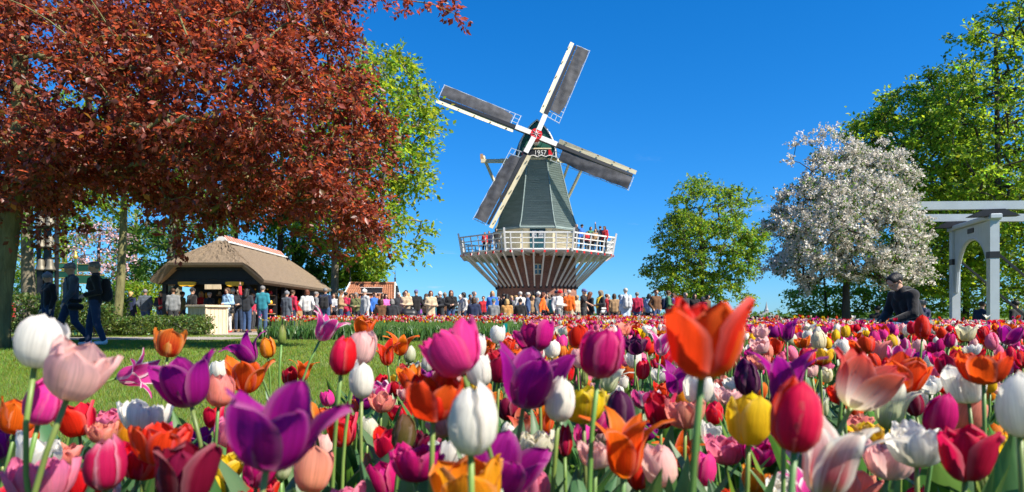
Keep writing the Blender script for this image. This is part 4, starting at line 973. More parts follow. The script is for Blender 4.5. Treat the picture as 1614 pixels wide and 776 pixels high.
def v3(*a): return np.array(a, float)
def pose_joints(pose):
    """joints of a 1.75 m figure that faces -Y"""
    J = dict(pel=v3(0, 0, .95), che=v3(0, 0, 1.27), nek=v3(0, .01, 1.46), hed=v3(0, -.02, 1.64))
    for s, n in ((-1, 'R'), (1, 'L')):
        J['sh'+n] = v3(s*.175, .01, 1.415); J['el'+n] = v3(s*.225, .04, 1.13); J['ha'+n] = v3(s*.225, -.05, .87)
        J['hp'+n] = v3(s*.09, 0, .93); J['kn'+n] = v3(s*.10, -.02, .50); J['an'+n] = v3(s*.105, .02, .08)
    f = lambda n, **k: J.update({a+n: np.array(b, float) for a, b in k.items()})
    if pose == 'walk':
        f('R', kn=(-.10, -.16, .52), an=(-.10, -.24, .09), el=(-.24, .12, 1.14), ha=(-.24, .10, .88)); f('L', kn=(.10, .04, .50), an=(.10, .30, .14), el=(.24, -.06, 1.14), ha=(.22, -.20, .92))
    elif pose == 'stride':
        f('R', kn=(-.10, -.10, .51), an=(-.10, -.13, .08), el=(-.23, .10, 1.14), ha=(-.22, -.06, .93)); f('L', kn=(.10, .03, .50), an=(.10, .16, .10), el=(.25, .08, 1.13), ha=(.17, -.16, 1.06))
    elif pose == 'photo':
        f('R', el=(-.22, -.16, 1.26), ha=(-.07, -.30, 1.52)); f('L', el=(.22, -.16, 1.26), ha=(.07, -.30, 1.52))
    elif pose == 'hold':
        f('R', el=(-.24, .02, 1.15), ha=(-.06, -.24, 1.10)); f('L', el=(.24, .02, 1.15), ha=(.08, -.25, 1.13))
    elif pose == 'pockets':
        f('R', el=(-.28, .09, 1.15), ha=(-.19, -.06, .94)); f('L', el=(.28, .09, 1.15), ha=(.19, -.06, .94))
    elif pose == 'raise':
        f('L', el=(.30, -.03, 1.62), ha=(.32, -.08, 1.90)); f('R', el=(-.25, .02, 1.15), ha=(-.12, -.2, 1.08))
    elif pose == 'reach':
        f('R', el=(-.25, -.18, 1.22), ha=(-.22, -.42, 1.10)); f('L', el=(.24, .04, 1.14), ha=(.2, -.1, .92))
    elif pose == 'sit':
        for s, n in ((-1, 'R'), (1, 'L')): f(n, hp=(s*.10, 0, .93), kn=(s*.14, -.42, .95), an=(s*.14, -.40, .52), el=(s*.25, -.06, 1.15), ha=(s*.10, -.28, 1.02))
    elif pose == 'crouch':
        J.update(pel=v3(0, .10, .52), che=v3(0, -.01, .82), nek=v3(0, -.09, 1.01), hed=v3(0, -.185, 1.145))
        for s, n in ((-1, 'R'), (1, 'L')): f(n, sh=(s*.18, -.05, .96), el=(s*.25, -.10, .70), ha=(s*.12, -.33, .58), hp=(s*.10, .10, .50), kn=(s*.17, -.34, .50), an=(s*.14, .0, .08))
    return J

def limb(J, n, w): return [(J['sh'+n], J['el'+n], .052+w, .043+w), (J['el'+n], J['ha'+n], .043+w, .029+w)]
def hand_prims(J, n, fine):
    s = -1 if n == 'R' else 1
    e, hd = J['el'+n], J['ha'+n]; d = (hd-e)/np.linalg.norm(hd-e); side = np.cross(d, v3(0, 1, 0.01)); side /= np.linalg.norm(side)+1e-9; nn = np.cross(side, d)
    P = [(hd, hd+d*.05, .03, .034)]
    if not fine: return P+[(hd+d*.05, hd+d*.13, .032, .020), (hd+d*.02+nn*.03, hd+d*.07+nn*.06, .014, .011)]
    P = [(hd+side*.018, hd+d*.07+side*.028, .019, .017), (hd-side*.018, hd+d*.07-side*.028, .019, .017)]
    for i, (o, L_) in enumerate(((-.033, .060), (-.011, .075), (.011, .080), (.033, .070))):
        a = hd+d*.075+side*o; b = a+d*L_*.55+nn*.008*s; c = b+d*L_*.45+nn*.022*s; P += [(a, b, .0105, .0095, .006), (b, c, .0095, .008, .006)]
    a = hd+d*.02+side*.03; P += [(a, a+d*.035+side*.03, .013, .011, .008), (a+d*.035+side*.03, a+d*.065+side*.035, .011, .009, .006)]
    return P
def head_rot(J, turn):
    return J['hed']
def body_prims(J, fine):
    hd = J['hed']; up = hd-J['nek']; up /= np.linalg.norm(up); fw = v3(0, -1, 0)-up*(v3(0, -1, 0)@up)
    fw /= np.linalg.norm(fw); sd = np.cross(up, fw)
    h = lambda x, y, z: hd+sd*x+fw*y+up*z
    P = [(h(0, -.035, .03), h(0, .02, .035), .082, .078), (h(0, .03, -.045), h(0, .045, -.075), .055, .036), (h(0, .088, .0), h(0, .105, -.025), .010, .016, .012), (h(0, .07, .03), h(0, .075, .028), .03, .03),
         (h(-.085, -.01, .005), h(-.088, -.015, -.03), .016, .012, .01), (h(.085, -.01, .005), h(.088, -.015, -.03), .016, .012, .01), (h(0, .078, -.052), h(0, .08, -.055), .018, .018, .012), (J['nek'], h(0, -.02, -.05), .055, .052)]
    t = J['che']-J['pel']
    for s in (-1, 1):
        P += [(J['che']+v3(s*.07, 0, .03), J['pel']+v3(s*.055, 0, .10), .105, .095), (J['pel']+v3(s*.06, 0, .08), J['pel']+v3(s*.07, .01, -.02), .095, .10)]
    for n in 'RL':
        P += [(J['che']*.3+J['nek']*.7, J['sh'+n], .06, .06)]+limb(J, n, 0)+hand_prims(J, n, fine)
        P += [(J['hp'+n], J['kn'+n], .085, .055), (J['kn'+n], J['an'+n], .055, .038), (J['an'+n], J['an'+n]+v3(0, -.13, -.045), .038, .03)]
    return P, h
def top_prims(J, kind):
    w = {'jacket': .026, 'coat': .026, 'shirt': .014, 'vest': .03}[kind]; P = []
    for s in (-1, 1):
        P += [(J['che']+v3(s*.07, 0, .03), J['pel']+v3(s*.06, 0, .10), .108+w, .102+w), (J['pel']+v3(s*.06, 0, .10), J['pel']+v3(s*.065, .005, -.02), .102+w, .098+w)]
        if kind == 'coat': P += [(J['pel']+v3(s*.06, 0, .0), J['pel']+v3(s*.085, .01, -.36), .12, .13)]
    for n in 'RL':
        P += [(J['che']*.35+J['nek']*.65, J['sh'+n], .062+w, .058+w)]
        if kind == 'vest': continue
        L_ = limb(J, n, w*.8)
        P += [L_[0]]
        P += [L_[1]] if kind != 'shirt' else [(J['el'+n], J['el'+n]+(J['sh'+n]-J['el'+n])*.05, .05, .05)]
    P += [(J['nek']+v3(0, .01, -.05), J['nek']+v3(0, .0, .02), .075+w*.5, .066+w*.4)]
    return P
def leg_prims(J):
    P = []
    for n in 'RL': P += [(J['hp'+n], J['kn'+n], .103, .072), (J['kn'+n], J['an'+n]+v3(0, 0, .02), .072, .058)]
    P += [(J['pel']+v3(-.07, 0, -.02), J['pel']+v3(.07, 0, -.02), .115, .115)]
    return P
def shoe_prims(J):
    return {n: [(J['an'+n]+v3(0, .02, -.035), J['an'+n]+v3(0, -.15, -.045), .05, .042), (J['an'+n]+v3(0, .02, -.02), J['an'+n]+v3(0, .015, .02), .052, .05)] for n in 'RL'}
def hair_prims(h, kind):
    P = [(h(0, -.04, .04), h(0, .015, .05), .092, .084)]; sub = [(h(0, .13, -.02), h(0, .13, .02), .085, .075), (h(0, .10, -.12), h(0, .09, -.05), .10, .08)]
    if kind == 'short': sub += [(h(-.11, .06, -.06), h(-.11, -.01, -.075), .075, .055), (h(.11, .06, -.06), h(.11, -.01, -.075), .075, .055), (h(0, .125, .03), h(0, .12, .04), .07, .07)]
    if kind == 'long': P += [(h(0, -.06, .02), h(0, -.095, -.22), .088, .075), (h(-.06, -.03, 0), h(-.075, -.04, -.17), .05, .04), (h(.06, -.03, 0), h(.075, -.04, -.17), .05, .04)]
    if kind == 'bob': P += [(h(-.05, -.03, .0), h(-.055, -.03, -.08), .06, .055), (h(.05, -.03, 0), h(.055, -.03, -.08), .06, .055), (h(0, -.06, 0), h(0, -.06, -.08), .075, .065)]
    if kind == 'cap': P = [(h(0, -.035, .06), h(0, .02, .06), .092, .086), (h(-.035, .10, .05), h(-.02, .165, .04), .018, .014), (h(.035, .10, .05), h(.02, .165, .04), .018, .014)]; sub = [(h(0, .0, -.10), h(0, 0, -.05), .10, .095), (h(0, .12, -.06), h(0, .12, -.03), .08, .07)]
    if kind == 'beanie': P = [(h(0, -.035, .05), h(0, .02, .055), .096, .090), (h(0, -.02, .13), h(0, -.02, .15), .05, .03)]; sub = [(h(0, .04, -.13), h(0, .06, -.06), .10, .085)]
    if kind == 'scarf': P += [(h(0, -.05, 0), h(0, -.05, -.12), .10, .09), (h(-.06, .0, -.02), h(-.04, .03, -.11), .055, .05), (h(.06, .0, -.02), h(.04, .03, -.11), .055, .05)]
    return P, sub
LIB = {}
def lib(key, fn):
    if key not in LIB: LIB[key] = fn()
    return LIB[key]
CLOTH = {}
def cloth(c):
    c = tuple(c)
    if c not in CLOTH:
        nm = 'cloth_%d' % len(CLOTH); mat(nm, c, .85, .22, 7, .35, 30, sheen=.2, spec=.2); CLOTH[c] = nm
    return CLOTH[c]
mat('skin_light', (.52, .30, .21), .5, .08, 12); mat('skin_tan', (.36, .19, .115), .5, .08, 12); mat('shoe_dark', (.03, .026, .024), .5); mat('shoe_white', (.7, .7, .7), .5); mat('shoe_red', (.5, .03, .03), .5)
HAIR = {'grey': (.17, .165, .16), 'white': (.40, .39, .37), 'black': (.010, .009, .009), 'brown': (.055, .028, .014), 'blond': (.42, .27, .11), 'auburn': (.11, .032, .014), 'red_hat': (.55, .02, .02), 'white_hat': (.48, .46, .43), 'navy_cap': (.015, .02, .05), 'grey_cap': (.18, .19, .21), 'green_cap': (.05, .20, .14), 'taupe_scarf': (.19, .15, .11), 'blue_cap': (.10, .12, .30), 'black_cap': (.015, .015, .018)}
PAL = {'black': (.012, .012, .014), 'dark': (.022, .024, .030), 'navy': (.014, .022, .06), 'denim': (.035, .07, .16), 'jean_dark': (.02, .035, .075), 'grey': (.17, .18, .19), 'lightgrey': (.40, .41, .43), 'white': (.52, .51, .49), 'beige': (.46, .36, .24), 'camel': (.42, .22, .07), 'brown': (.12, .055, .025), 'red': (.46, .02, .03), 'crimson': (.36, .012, .05), 'orange': (.75, .13, .012), 'teal': (.02, .17, .22), 'blue': (.03, .12, .42), 'sky': (.26, .42, .60), 'paleblue': (.38, .46, .58), 'green': (.06, .16, .08), 'olive': (.12, .13, .05), 'pink': (.66, .12, .38), 'purple': (.2, .05, .3), 'yellow': (.65, .42, .03), 'tan': (.3, .19, .1), 'bluegreen': (.02, .22, .20), 'plaid': (.10, .14, .24), 'slate': (.07, .085, .11)}

def hairm(c):
    if 'hair_'+c not in MATS: mat('hair_'+c, HAIR[c], .5, .35, 30, .4, 60, stretch=(3, 3, .5), spec=.35)
    return 'hair_'+c
def person(px, d, label, pose='stand', face=180, top='dark', tk='jacket', legs='jean_dark', hair='short', hc='brown', sc=1.0, z=None, h=.024, shoes='shoe_dark', skin='skin_light', group='visitors in the crowd', fine=False, x=None, dz=0.0):
    J = lib(('J', pose), lambda: pose_joints(pose)); b = at(px, 500, d); gx = b[0] if x is None else x
    gz = ground_z(gx, d) if z is None else z
    if pose == 'sit': gz = gz-.44*sc*0+(.46-.84*sc)
    o = thing('person', label, 'person', (gx, d, gz+dz), R(face), group); o.scale = (sc,)*3
    bp, hf = lib(('bp', pose, fine), lambda: body_prims(J, fine))
    link('body', lib(('body', pose, h), lambda: sdf_mesh('body', bp, h)), skin, o)
    link({'coat': 'coat', 'shirt': 'shirt', 'vest': 'vest', 'jacket': 'jacket'}[tk], lib(('top', pose, tk, h), lambda: sdf_mesh('jacket', top_prims(J, tk), h)), cloth(PAL[top]), o)
    link('trousers', lib(('legs', pose, h), lambda: sdf_mesh('trousers', leg_prims(J), h, .02)), cloth(PAL[legs]), o)
    for n in 'RL': link('shoe', lib(('shoe', pose, n), lambda: sdf_mesh('shoe', shoe_prims(J)[n], .02, .02)), shoes, o)
    def mk():
        P, sub = hair_prims(hf, hair); return sdf_mesh('hair', P, min(h, .015), .02, sub)
    nm = {'cap': 'cap', 'beanie': 'knit_hat', 'scarf': 'headscarf'}.get(hair, 'hair')
    link(nm, lib(('hair', pose, hair, h), mk), cloth(HAIR[hc]) if nm != 'hair' else hairm(hc), o)
    if hair == 'cap':
        def mk2():
            P, sub = hair_prims(hf, 'short'); P = [(p[0], p[1], p[2]*.93, p[3]*.93) for p in P]; return sdf_mesh('hair', P, .015, .02, sub)
        link('hair', lib(('hair2', pose, h), mk2), cloth(HAIR['grey']), o)
    if fine:
        for s in (-1, 1):
            e = MB().lathe([(.001, -.008), (.007, -.005), (.009, 0), (.007, .005), (.001, .008)], 8, tuple(hf(s*.032, .089, .006))).build('eye', 'shoe_dark', o, sm=True)
    return o
def on_person(o, pts):     # local figure coordinates to world
    M = Matrix.LocRotScale(o.location, o.rotation_euler, o.scale); return [M @ Vector(p) for p in pts]
def bag(o, kind, colr, label):
    """a bag worn or carried, standing as a thing of its own"""
    t = thing('backpack' if kind == 'back' else 'shoulder_bag', label, 'bag', tuple(o.location), o.rotation_euler.z, 'bags carried by visitors'); t.scale = o.scale
    m_ = cloth(PAL[colr])
    if kind == 'back':
        link('pack', lib('packmesh', lambda: sdf_mesh('pack', [((-.08, .20, 1.02), (-.075, .20, 1.34), .10, .085), ((.08, .20, 1.02), (.075, .20, 1.34), .10, .085), ((-.07, .25, 1.03), (-.06, .25, 1.16), .075, .065), ((.07, .25, 1.03), (.06, .25, 1.16), .075, .065)], .018, .03)), m_, t)
        for s in (-1, 1): MB().tube([(s*.11, .15, 1.38), (s*.13, .02, 1.50), (s*.13, -.12, 1.40), (s*.14, -.15, 1.2), (s*.16, .02, 1.06), (s*.1, .15, 1.04)], .018, 6).build('strap', 'shoe_dark', t)
    else:
        link('bag_body', lib('bagmesh', lambda: sdf_mesh('bag_body', [((.25, -.08, .82), (.25, .10, .82), .07, .07), ((.25, -.07, .96), (.25, .09, .96), .05, .05)], .018, .03)), m_, t)
        MB().tube([(.25, -.06, 1.0), (.20, -.13, 1.22), (.02, -.10, 1.47), (-.05, .06, 1.47), (.14, .16, 1.2), (.25, .08, 1.0)], .011, 5).build('strap', 'shoe_dark', t)
    return t
V1 = 'visitors walking on the path'
o = person(150, 14.4, 'grey-haired man in black jacket and jeans walking left past the hedge', 'stride', -62, 'black', 'jacket', 'jean_dark', 'short', 'grey', 1.0, h=.014, shoes='shoe_white', group=V1, fine=True)
bag(o, 'back', 'black', 'large black backpack on the grey-haired walking man')
o = person(112, 14.9, 'man in grey cap and open jacket over blue shirt walking beside backpack wearer', 'walk', -40, 'slate', 'jacket', 'jean_dark', 'cap', 'grey_cap', 1.0, h=.014, group=V1, fine=True)
bag(o, 'side', 'black', 'black bag at the hip of the man in grey cap')
person(76, 16.2, 'person in black jacket with grey hat half hidden by the white tulip', 'stand', -30, 'black', 'jacket', 'jean_dark', 'beanie', 'grey_cap', .93, h=.016, group=V1, fine=True)
GS = 'people sitting behind the left hedge'
for i, (px, c, hc, lb) in enumerate(((16, 'red', 'grey', 'seated person in red at far left behind the hedge'), (26, 'grey', 'white', 'white-haired seated person in grey behind the hedge'), (46, 'beige', 'white', 'white-haired seated person in beige behind the hedge'))):
    person(px, 24.5+i*.3, lb, 'sit', 20*i-30, c, 'jacket', 'dark', 'short', hc, 1.0, group=GS)
K = 'visitors around the thatched kiosk'
P_ = [  # px, depth, label, pose, facing, top, type, legs, hair, hair colour, scale
 (206, 29, 'blond person in navy coat seen from behind beside the low hedge', 'stand', 170, 'navy', 'coat', 'dark', 'bob', 'blond', .95),
 (229, 28.6, 'grey-haired man in dark jacket and jeans seen from behind by hedge', 'pockets', 190, 'slate', 'jacket', 'denim', 'short', 'grey', 1.0),
 (254, 28.4, 'person in dark top with red scarf facing the path', 'hold', 20, 'dark', 'jacket', 'denim', 'bob', 'brown', .95),
 (273, 27.8, 'person in light grey hooded jacket and dark trousers before the kiosk', 'stand', 200, 'grey', 'jacket', 'dark', 'short', 'brown', 1.0),
 (287, 28.8, 'person in olive jacket with shoulder bag at kiosk left corner', 'hold', 140, 'olive', 'jacket', 'jean_dark', 'short', 'brown', .95),
 (303, 27.6, 'person in black hoodie and jeans behind the wooden counter', 'stand', 150, 'black', 'jacket', 'denim', 'beanie', 'black_cap', 1.0),
 (317, 29.6, 'fair-haired person in red top inside the kiosk front', 'hold', 30, 'red', 'shirt', 'dark', 'bob', 'blond', .97),
 (330, 28.2, 'white-haired person in dark jacket right above the wooden counter', 'stand', 60, 'dark', 'jacket', 'dark', 'short', 'white', .92),
 (359, 26.4, 'woman in blue and white jacket with white trousers before the kiosk', 'hold', -20, 'sky', 'jacket', 'white', 'bob', 'brown', .98),
 (367, 28.0, 'person in white hat and cream jacket behind woman in white trousers', 'stand', 30, 'beige', 'jacket', 'beige', 'beanie', 'white_hat', 1.0),
 (376, 27.4, 'person in dark jacket and jeans between white trousers and raised arm', 'hold', 10, 'dark', 'jacket', 'jean_dark', 'short', 'brown', .98),
 (389, 26.2, 'long-haired woman in dark top raising one red-sleeved arm', 'raise', 175, 'dark', 'jacket', 'denim', 'long', 'black', .96),
 (398, 28.6, 'person in crimson top just left of the man in teal', 'stand', 90, 'crimson', 'jacket', 'dark', 'short', 'brown', .95),
 (414, 26.3, 'man in teal jacket and jeans seen from behind at kiosk corner', 'hold', 180, 'teal', 'jacket', 'denim', 'short', 'grey', 1.02),
 (452, 28.6, 'person in dark coat with red collar beside the display rack', 'stand', 160, 'slate', 'coat', 'dark', 'beanie', 'grey_cap', .95),
 (461, 29.4, 'person in crimson jacket left of the white jacket', 'stand', 150, 'crimson', 'jacket', 'jean_dark', 'short', 'brown', 1.0),
 (484, 27.6, 'person in off-white jacket with auburn hair seen from behind', 'pockets', 185, 'white', 'jacket', 'dark', 'bob', 'auburn', .97),
 (498, 31.5, 'person in grey jacket behind off-white jacket', 'stand', 120, 'grey', 'jacket', 'dark', 'short', 'grey', 1.0),
 (513, 28.2, 'man in navy shirt with black backpack seen from behind', 'stand', 180, 'navy', 'shirt', 'denim', 'short', 'grey', 1.02),
 (526, 31, 'woman in pale grey top left of the tan jacket', 'hold', 10, 'lightgrey', 'jacket', 'dark', 'long', 'brown', .95),
 (537, 29.5, 'person in tan jacket below the thatch end', 'hold', 100, 'tan', 'jacket', 'jean_dark', 'short', 'brown', 1.0),
 (545, 30.5, 'person in crimson jacket under the tiled kiosk gable', 'stand', 170, 'crimson', 'jacket', 'denim', 'short', 'black', .97),
 (553, 31.5, 'person in bluegreen top before the tiled kiosk', 'stand', 20, 'bluegreen', 'jacket', 'jean_dark', 'bob', 'brown', .95),
 (561, 29.4, 'grey-haired woman in olive jacket with pale bag', 'hold', 0, 'olive', 'jacket', 'dark', 'bob', 'grey', .94),
 (575, 28.0, 'person in grey coat and white knit hat before tiled kiosk', 'stand', -40, 'lightgrey', 'coat', 'jean_dark', 'beanie', 'white_hat', .98),
 (590, 30.5, 'person in bright blue jacket under the tiled roof', 'stand', 60, 'blue', 'jacket', 'dark', 'short', 'brown', .97),
 (598, 29.8, 'child-sized person in brown jacket left of pink jacket', 'stand', 40, 'tan', 'jacket', 'brown', 'bob', 'brown', .78),
 (608, 30.2, 'woman in bright pink jacket beside the bench', 'hold', 30, 'pink', 'jacket', 'pink', 'long', 'black', .92),
]
M_ = 'visitors in front of the windmill'
Q_ = [
 (604, 32, 'long-haired woman in beige top behind pink jacket', 'stand', 10, 'beige', 'jacket', 'dark', 'long', 'brown', .97),
 (628, 32.5, 'white-haired man in dark jacket left of the pram', 'stand', 40, 'dark', 'jacket', 'dark', 'short', 'white', 1.0),
 (637, 34, 'man in dark cap behind the pram owner', 'stand', 0, 'black', 'jacket', 'dark', 'cap', 'black_cap', 1.04),
 (640, 30.6, 'man in beige shirt leaning over the black pram', 'hold', 0, 'beige', 'jacket', 'grey', 'short', 'brown', 1.02),
 (656, 31.2, 'man in black jacket with blue cap right of the pram', 'pockets', 200, 'black', 'jacket', 'navy', 'cap', 'blue_cap', 1.04),
 (672, 32.5, 'long-haired person behind the beige coat', 'stand', 150, 'tan', 'jacket', 'dark', 'long', 'brown', .97),
 (679, 30.2, 'woman in beige coat with brown hair tied up', 'hold', 15, 'beige', 'coat', 'jean_dark', 'bob', 'auburn', 1.0),
 (694, 31.4, 'person in black jacket with pale woolly hat', 'hold', -30, 'dark', 'jacket', 'dark', 'beanie', 'white_hat', .99),
 (701, 33, 'person in beige hat behind black jackets', 'stand', 20, 'brown', 'jacket', 'dark', 'beanie', 'taupe_scarf', 1.0),
 (711, 30.6, 'woman in black leather jacket with long auburn hair', 'hold', 10, 'black', 'jacket', 'denim', 'long', 'auburn', 1.02),
 (731, 30.8, 'person in white jacket with black bobbed hair', 'reach', -60, 'white', 'jacket', 'jean_dark', 'bob', 'black', .97),
 (741, 33, 'person in brown jacket behind white jacket', 'stand', 30, 'brown', 'jacket', 'dark', 'short', 'brown', .96),
 (747, 32, 'man in dark grey jacket standing behind seated dark coat', 'stand', 60, 'slate', 'jacket', 'dark', 'short', 'grey', 1.02),
 (762, 34, 'person in red top seen between grey jacket and blond woman', 'stand', 0, 'red', 'jacket', 'dark', 'short', 'brown', .93),
 (776, 31.4, 'woman in blue jacket with fair hair standing behind green cap', 'stand', 5, 'blue', 'jacket', 'jean_dark', 'long', 'blond', 1.02),
 (794, 34, 'man in black left of the windmill door', 'stand', 150, 'black', 'jacket', 'dark', 'short', 'black', 1.0),
 (799, 32.4, 'long-haired woman in black above the camel coat', 'stand', 170, 'black', 'jacket', 'dark', 'long', 'black', .96),
 (806, 35, 'person in purple top at left windmill door jamb', 'stand', 20, 'purple', 'jacket', 'dark', 'bob', 'blond', .96),
 (813, 33, 'person in grey jacket left of the white-coated man', 'stand', 30, 'grey', 'jacket', 'dark', 'bob', 'blond', .93),
 (820, 32.2, 'white-haired man in white jacket before the windmill door', 'stand', 200, 'white', 'jacket', 'grey', 'short', 'white', 1.02),
 (832, 31.8, 'white-haired man in blue shirt before the windmill door', 'stand', 90, 'denim', 'jacket', 'blue', 'short', 'white', .99),
 (840, 34.5, 'fair-haired person in tan at the windmill door centre', 'stand', 20, 'tan', 'jacket', 'dark', 'bob', 'blond', .95),
 (848, 33, 'person in dark coat with white hat right of door centre', 'stand', 60, 'slate', 'coat', 'dark', 'beanie', 'white_hat', 1.02),
 (862, 35, 'man in grey jacket behind the orange jacket', 'stand', 0, 'grey', 'jacket', 'dark', 'short', 'brown', 1.02),
 (856, 30.4, 'person in orange jacket with reddish hair walking right', 'walk', 80, 'orange', 'jacket', 'dark', 'bob', 'auburn', .96),
 (871, 33.5, 'person in bluegreen jacket behind orange jacket', 'stand', 130, 'bluegreen', 'jacket', 'dark', 'short', 'brown', .97),
 (877, 31.6, 'man in navy cap and dark jacket left of red hat', 'stand', 40, 'lightgrey', 'jacket', 'dark', 'cap', 'navy_cap', 1.03),
 (882, 30.0, 'person in white jacket wearing a bright red knit hat', 'hold', 60, 'white', 'jacket', 'grey', 'beanie', 'red_hat', 1.0),
 (891, 33, 'person in blue jacket between red hat and orange vest', 'stand', 0, 'blue', 'jacket', 'dark', 'short', 'grey', 1.0),
 (897, 30.2, 'white-haired man in orange vest with crossbody strap', 'stand', 160, 'orange', 'jacket', 'beige', 'short', 'white', 1.02),
 (909, 33.5, 'fair person in beige behind orange vest', 'stand', 20, 'beige', 'jacket', 'dark', 'bob', 'blond', .94),
 (920, 30.2, 'man in black shirt and blue cap reaching down to the right', 'reach', 60, 'black', 'shirt', 'dark', 'cap', 'blue_cap', 1.04),
 (930, 31.5, 'long-haired woman in black right of blue cap', 'stand', 120, 'black', 'jacket', 'dark', 'long', 'auburn', 1.0),
 (947, 30.2, 'person in taupe headscarf and yellow shawl over dark coat', 'hold', -70, 'dark', 'coat', 'dark', 'scarf', 'taupe_scarf', 1.01),
 (956, 33, 'person in red jacket behind the yellow shawl', 'stand', 150, 'red', 'jacket', 'dark', 'short', 'auburn', .97),
 (968, 32, 'person in taupe jacket left of the pale blue raincoat', 'stand', 180, 'tan', 'jacket', 'dark', 'bob', 'brown', .96),
 (977, 35, 'dark-haired person behind taupe jacket', 'stand', 0, 'slate', 'jacket', 'dark', 'short', 'black', .99),
 (986, 29.6, 'tall man in pale blue-grey raincoat with grey backpack from behind', 'stand', 190, 'paleblue', 'coat', 'dark', 'short', 'white', 1.05),
 (1004, 31.0, 'man in red jacket and jeans seen from behind', 'stand', 175, 'crimson', 'jacket', 'denim', 'short', 'grey', .98),
 (1023, 31.4, 'person in pale teal jacket with black hair', 'hold', 150, 'sky', 'jacket', 'dark', 'bob', 'black', .95),
 (1034, 30.4, 'man in brown leather jacket under the freestanding tree', 'pockets', 20, 'brown', 'jacket', 'denim', 'short', 'brown', 1.03),
 (1053, 30.6, 'man in green jacket with backpack facing right', 'hold', 90, 'green', 'jacket', 'jean_dark', 'short', 'brown', 1.01),
 (1061, 32, 'person in blue jacket behind green jacket', 'stand', 100, 'blue', 'jacket', 'dark', 'short', 'brown', .97),
 (1080, 32, 'grey-haired person in dark jacket behind the big orange tulip', 'stand', 30, 'dark', 'jacket', 'dark', 'short', 'grey', .99),
 (1095, 32.4, 'dark-haired person with sunglasses look in black by tree trunk', 'stand', 0, 'black', 'jacket', 'dark', 'bob', 'black', .97),
 (1108, 31.6, 'grey-haired person in crimson under the freestanding tree', 'stand', 20, 'crimson', 'jacket', 'dark', 'short', 'grey', .88),
 (1115, 33, 'person in dark red scarf right of the tree trunk', 'stand', 40, 'brown', 'jacket', 'dark', 'bob', 'black', .95),
 (1136, 34, 'short person in navy right of the orange tulip', 'stand', 30, 'navy', 'jacket', 'dark', 'short', 'brown', .80),
]
PP = {}
for g, L_ in ((K, P_), (M_, Q_)):
    for (px, d, lb, pose, fc_, top, tk_, lg, hr, hc, sc) in L_:
        PP[px] = person(px, d, lb, pose, fc_, top, tk_, lg, hr, hc, sc, group=g, shoes='shoe_red' if px == 359 else ('shoe_white' if px % 5 == 0 else 'shoe_dark'), skin='skin_tan' if px % 4 == 1 else 'skin_light')
# further rows of the crowd
rc_ = random.Random(8); combos = [(t, h, c) for t in ('dark', 'navy', 'grey', 'beige', 'blue', 'red', 'white', 'olive', 'teal', 'brown', 'lightgrey', 'purple', 'camel', 'sky') for h, c in (('short', 'grey'), ('bob', 'blond'), ('long', 'brown'), ('short', 'black'), ('beanie', 'white_hat'))]; rc_.shuffle(combos)
HP = {'grey': 'grey-haired', 'blond': 'fair-haired', 'brown': 'long brown-haired', 'black': 'black-haired', 'white_hat': 'white-hatted'}
LM = [(470, 'the thatched kiosk end'), (560, 'the tiled kiosk'), (650, 'the pram'), (740, 'the left mill base'), (845, 'the windmill door'), (930, 'the right mill base'), (1040, 'the freestanding tree')]
for i in range(44):
    px = 425+i*15.6+rc_.uniform(-5, 5); d = rc_.uniform(33.5, 43); t_, h_, c_ = combos[i]
    if d > 42 and 790 < px < 910: d = 36
    lm = min(LM, key=lambda q: abs(q[0]-px))[1]
    person(px, d, f"{HP[c_]} person in {t_ if t_ != 'lightgrey' else 'pale grey'} jacket in the back rows near {lm}", rc_.choice(['stand', 'hold', 'pockets', 'photo', 'walk', 'reach']), rc_.uniform(0, 360), t_, rc_.choice(['jacket', 'jacket', 'coat']), rc_.choice(['dark', 'denim', 'jean_dark']), h_, c_, rc_.uniform(.92, 1.06), group='visitors in the back rows')
SG = 'people sitting on benches with their backs turned'
for px, d, lb, top, hr, hc in ((618, 29.6, 'grey-haired person in dark coat sitting left of the pram', 'dark', 'bob', 'grey'), (601, 29.6, 'brown-haired person in brown coat sitting beside pink jacket', 'brown', 'bob', 'brown'),
        (747, 29.7, 'broad person in dark navy coat sitting with back turned', 'navy', 'bob', 'brown'), (778, 29.7, 'person in grey jacket and green cap sitting with back turned', 'grey', 'cap', 'green_cap'),
        (799, 29.7, 'fair-haired person in camel jacket sitting with back turned', 'camel', 'bob', 'blond'), (820, 29.7, 'person in black hood and jacket sitting with back turned', 'black', 'beanie', 'black_cap')):
    person(px, d, lb, 'sit', 180, top, 'jacket', 'dark', hr, hc, 1.08 if px == 747 else 1.0, group=SG)
for px, c, lb in ((513, 'black', 'black backpack on the man in navy shirt'), (986, 'lightgrey', 'grey backpack on the pale blue-grey raincoat'), (1053, 'navy', 'dark backpack on the man in green jacket'), (545, 'crimson', 'red backpack under the tiled kiosk gable')): bag(PP[px], 'back', c, lb)
for px, c, lb in ((254, 'pink', 'pink shoulder bag of the person with red scarf'), (287, 'tan', 'tan shoulder bag of the olive jacket wearer'), (359, 'black', 'black bag of the woman in white trousers'), (561, 'beige', 'pale bag of the grey-haired woman in olive'), (897, 'black', 'black bag of the man in orange vest'), (947, 'white', 'white bag of the headscarf wearer'), (711, 'black', 'black bag of the auburn woman in leather jacket')): bag(PP[px], 'side', c, lb)
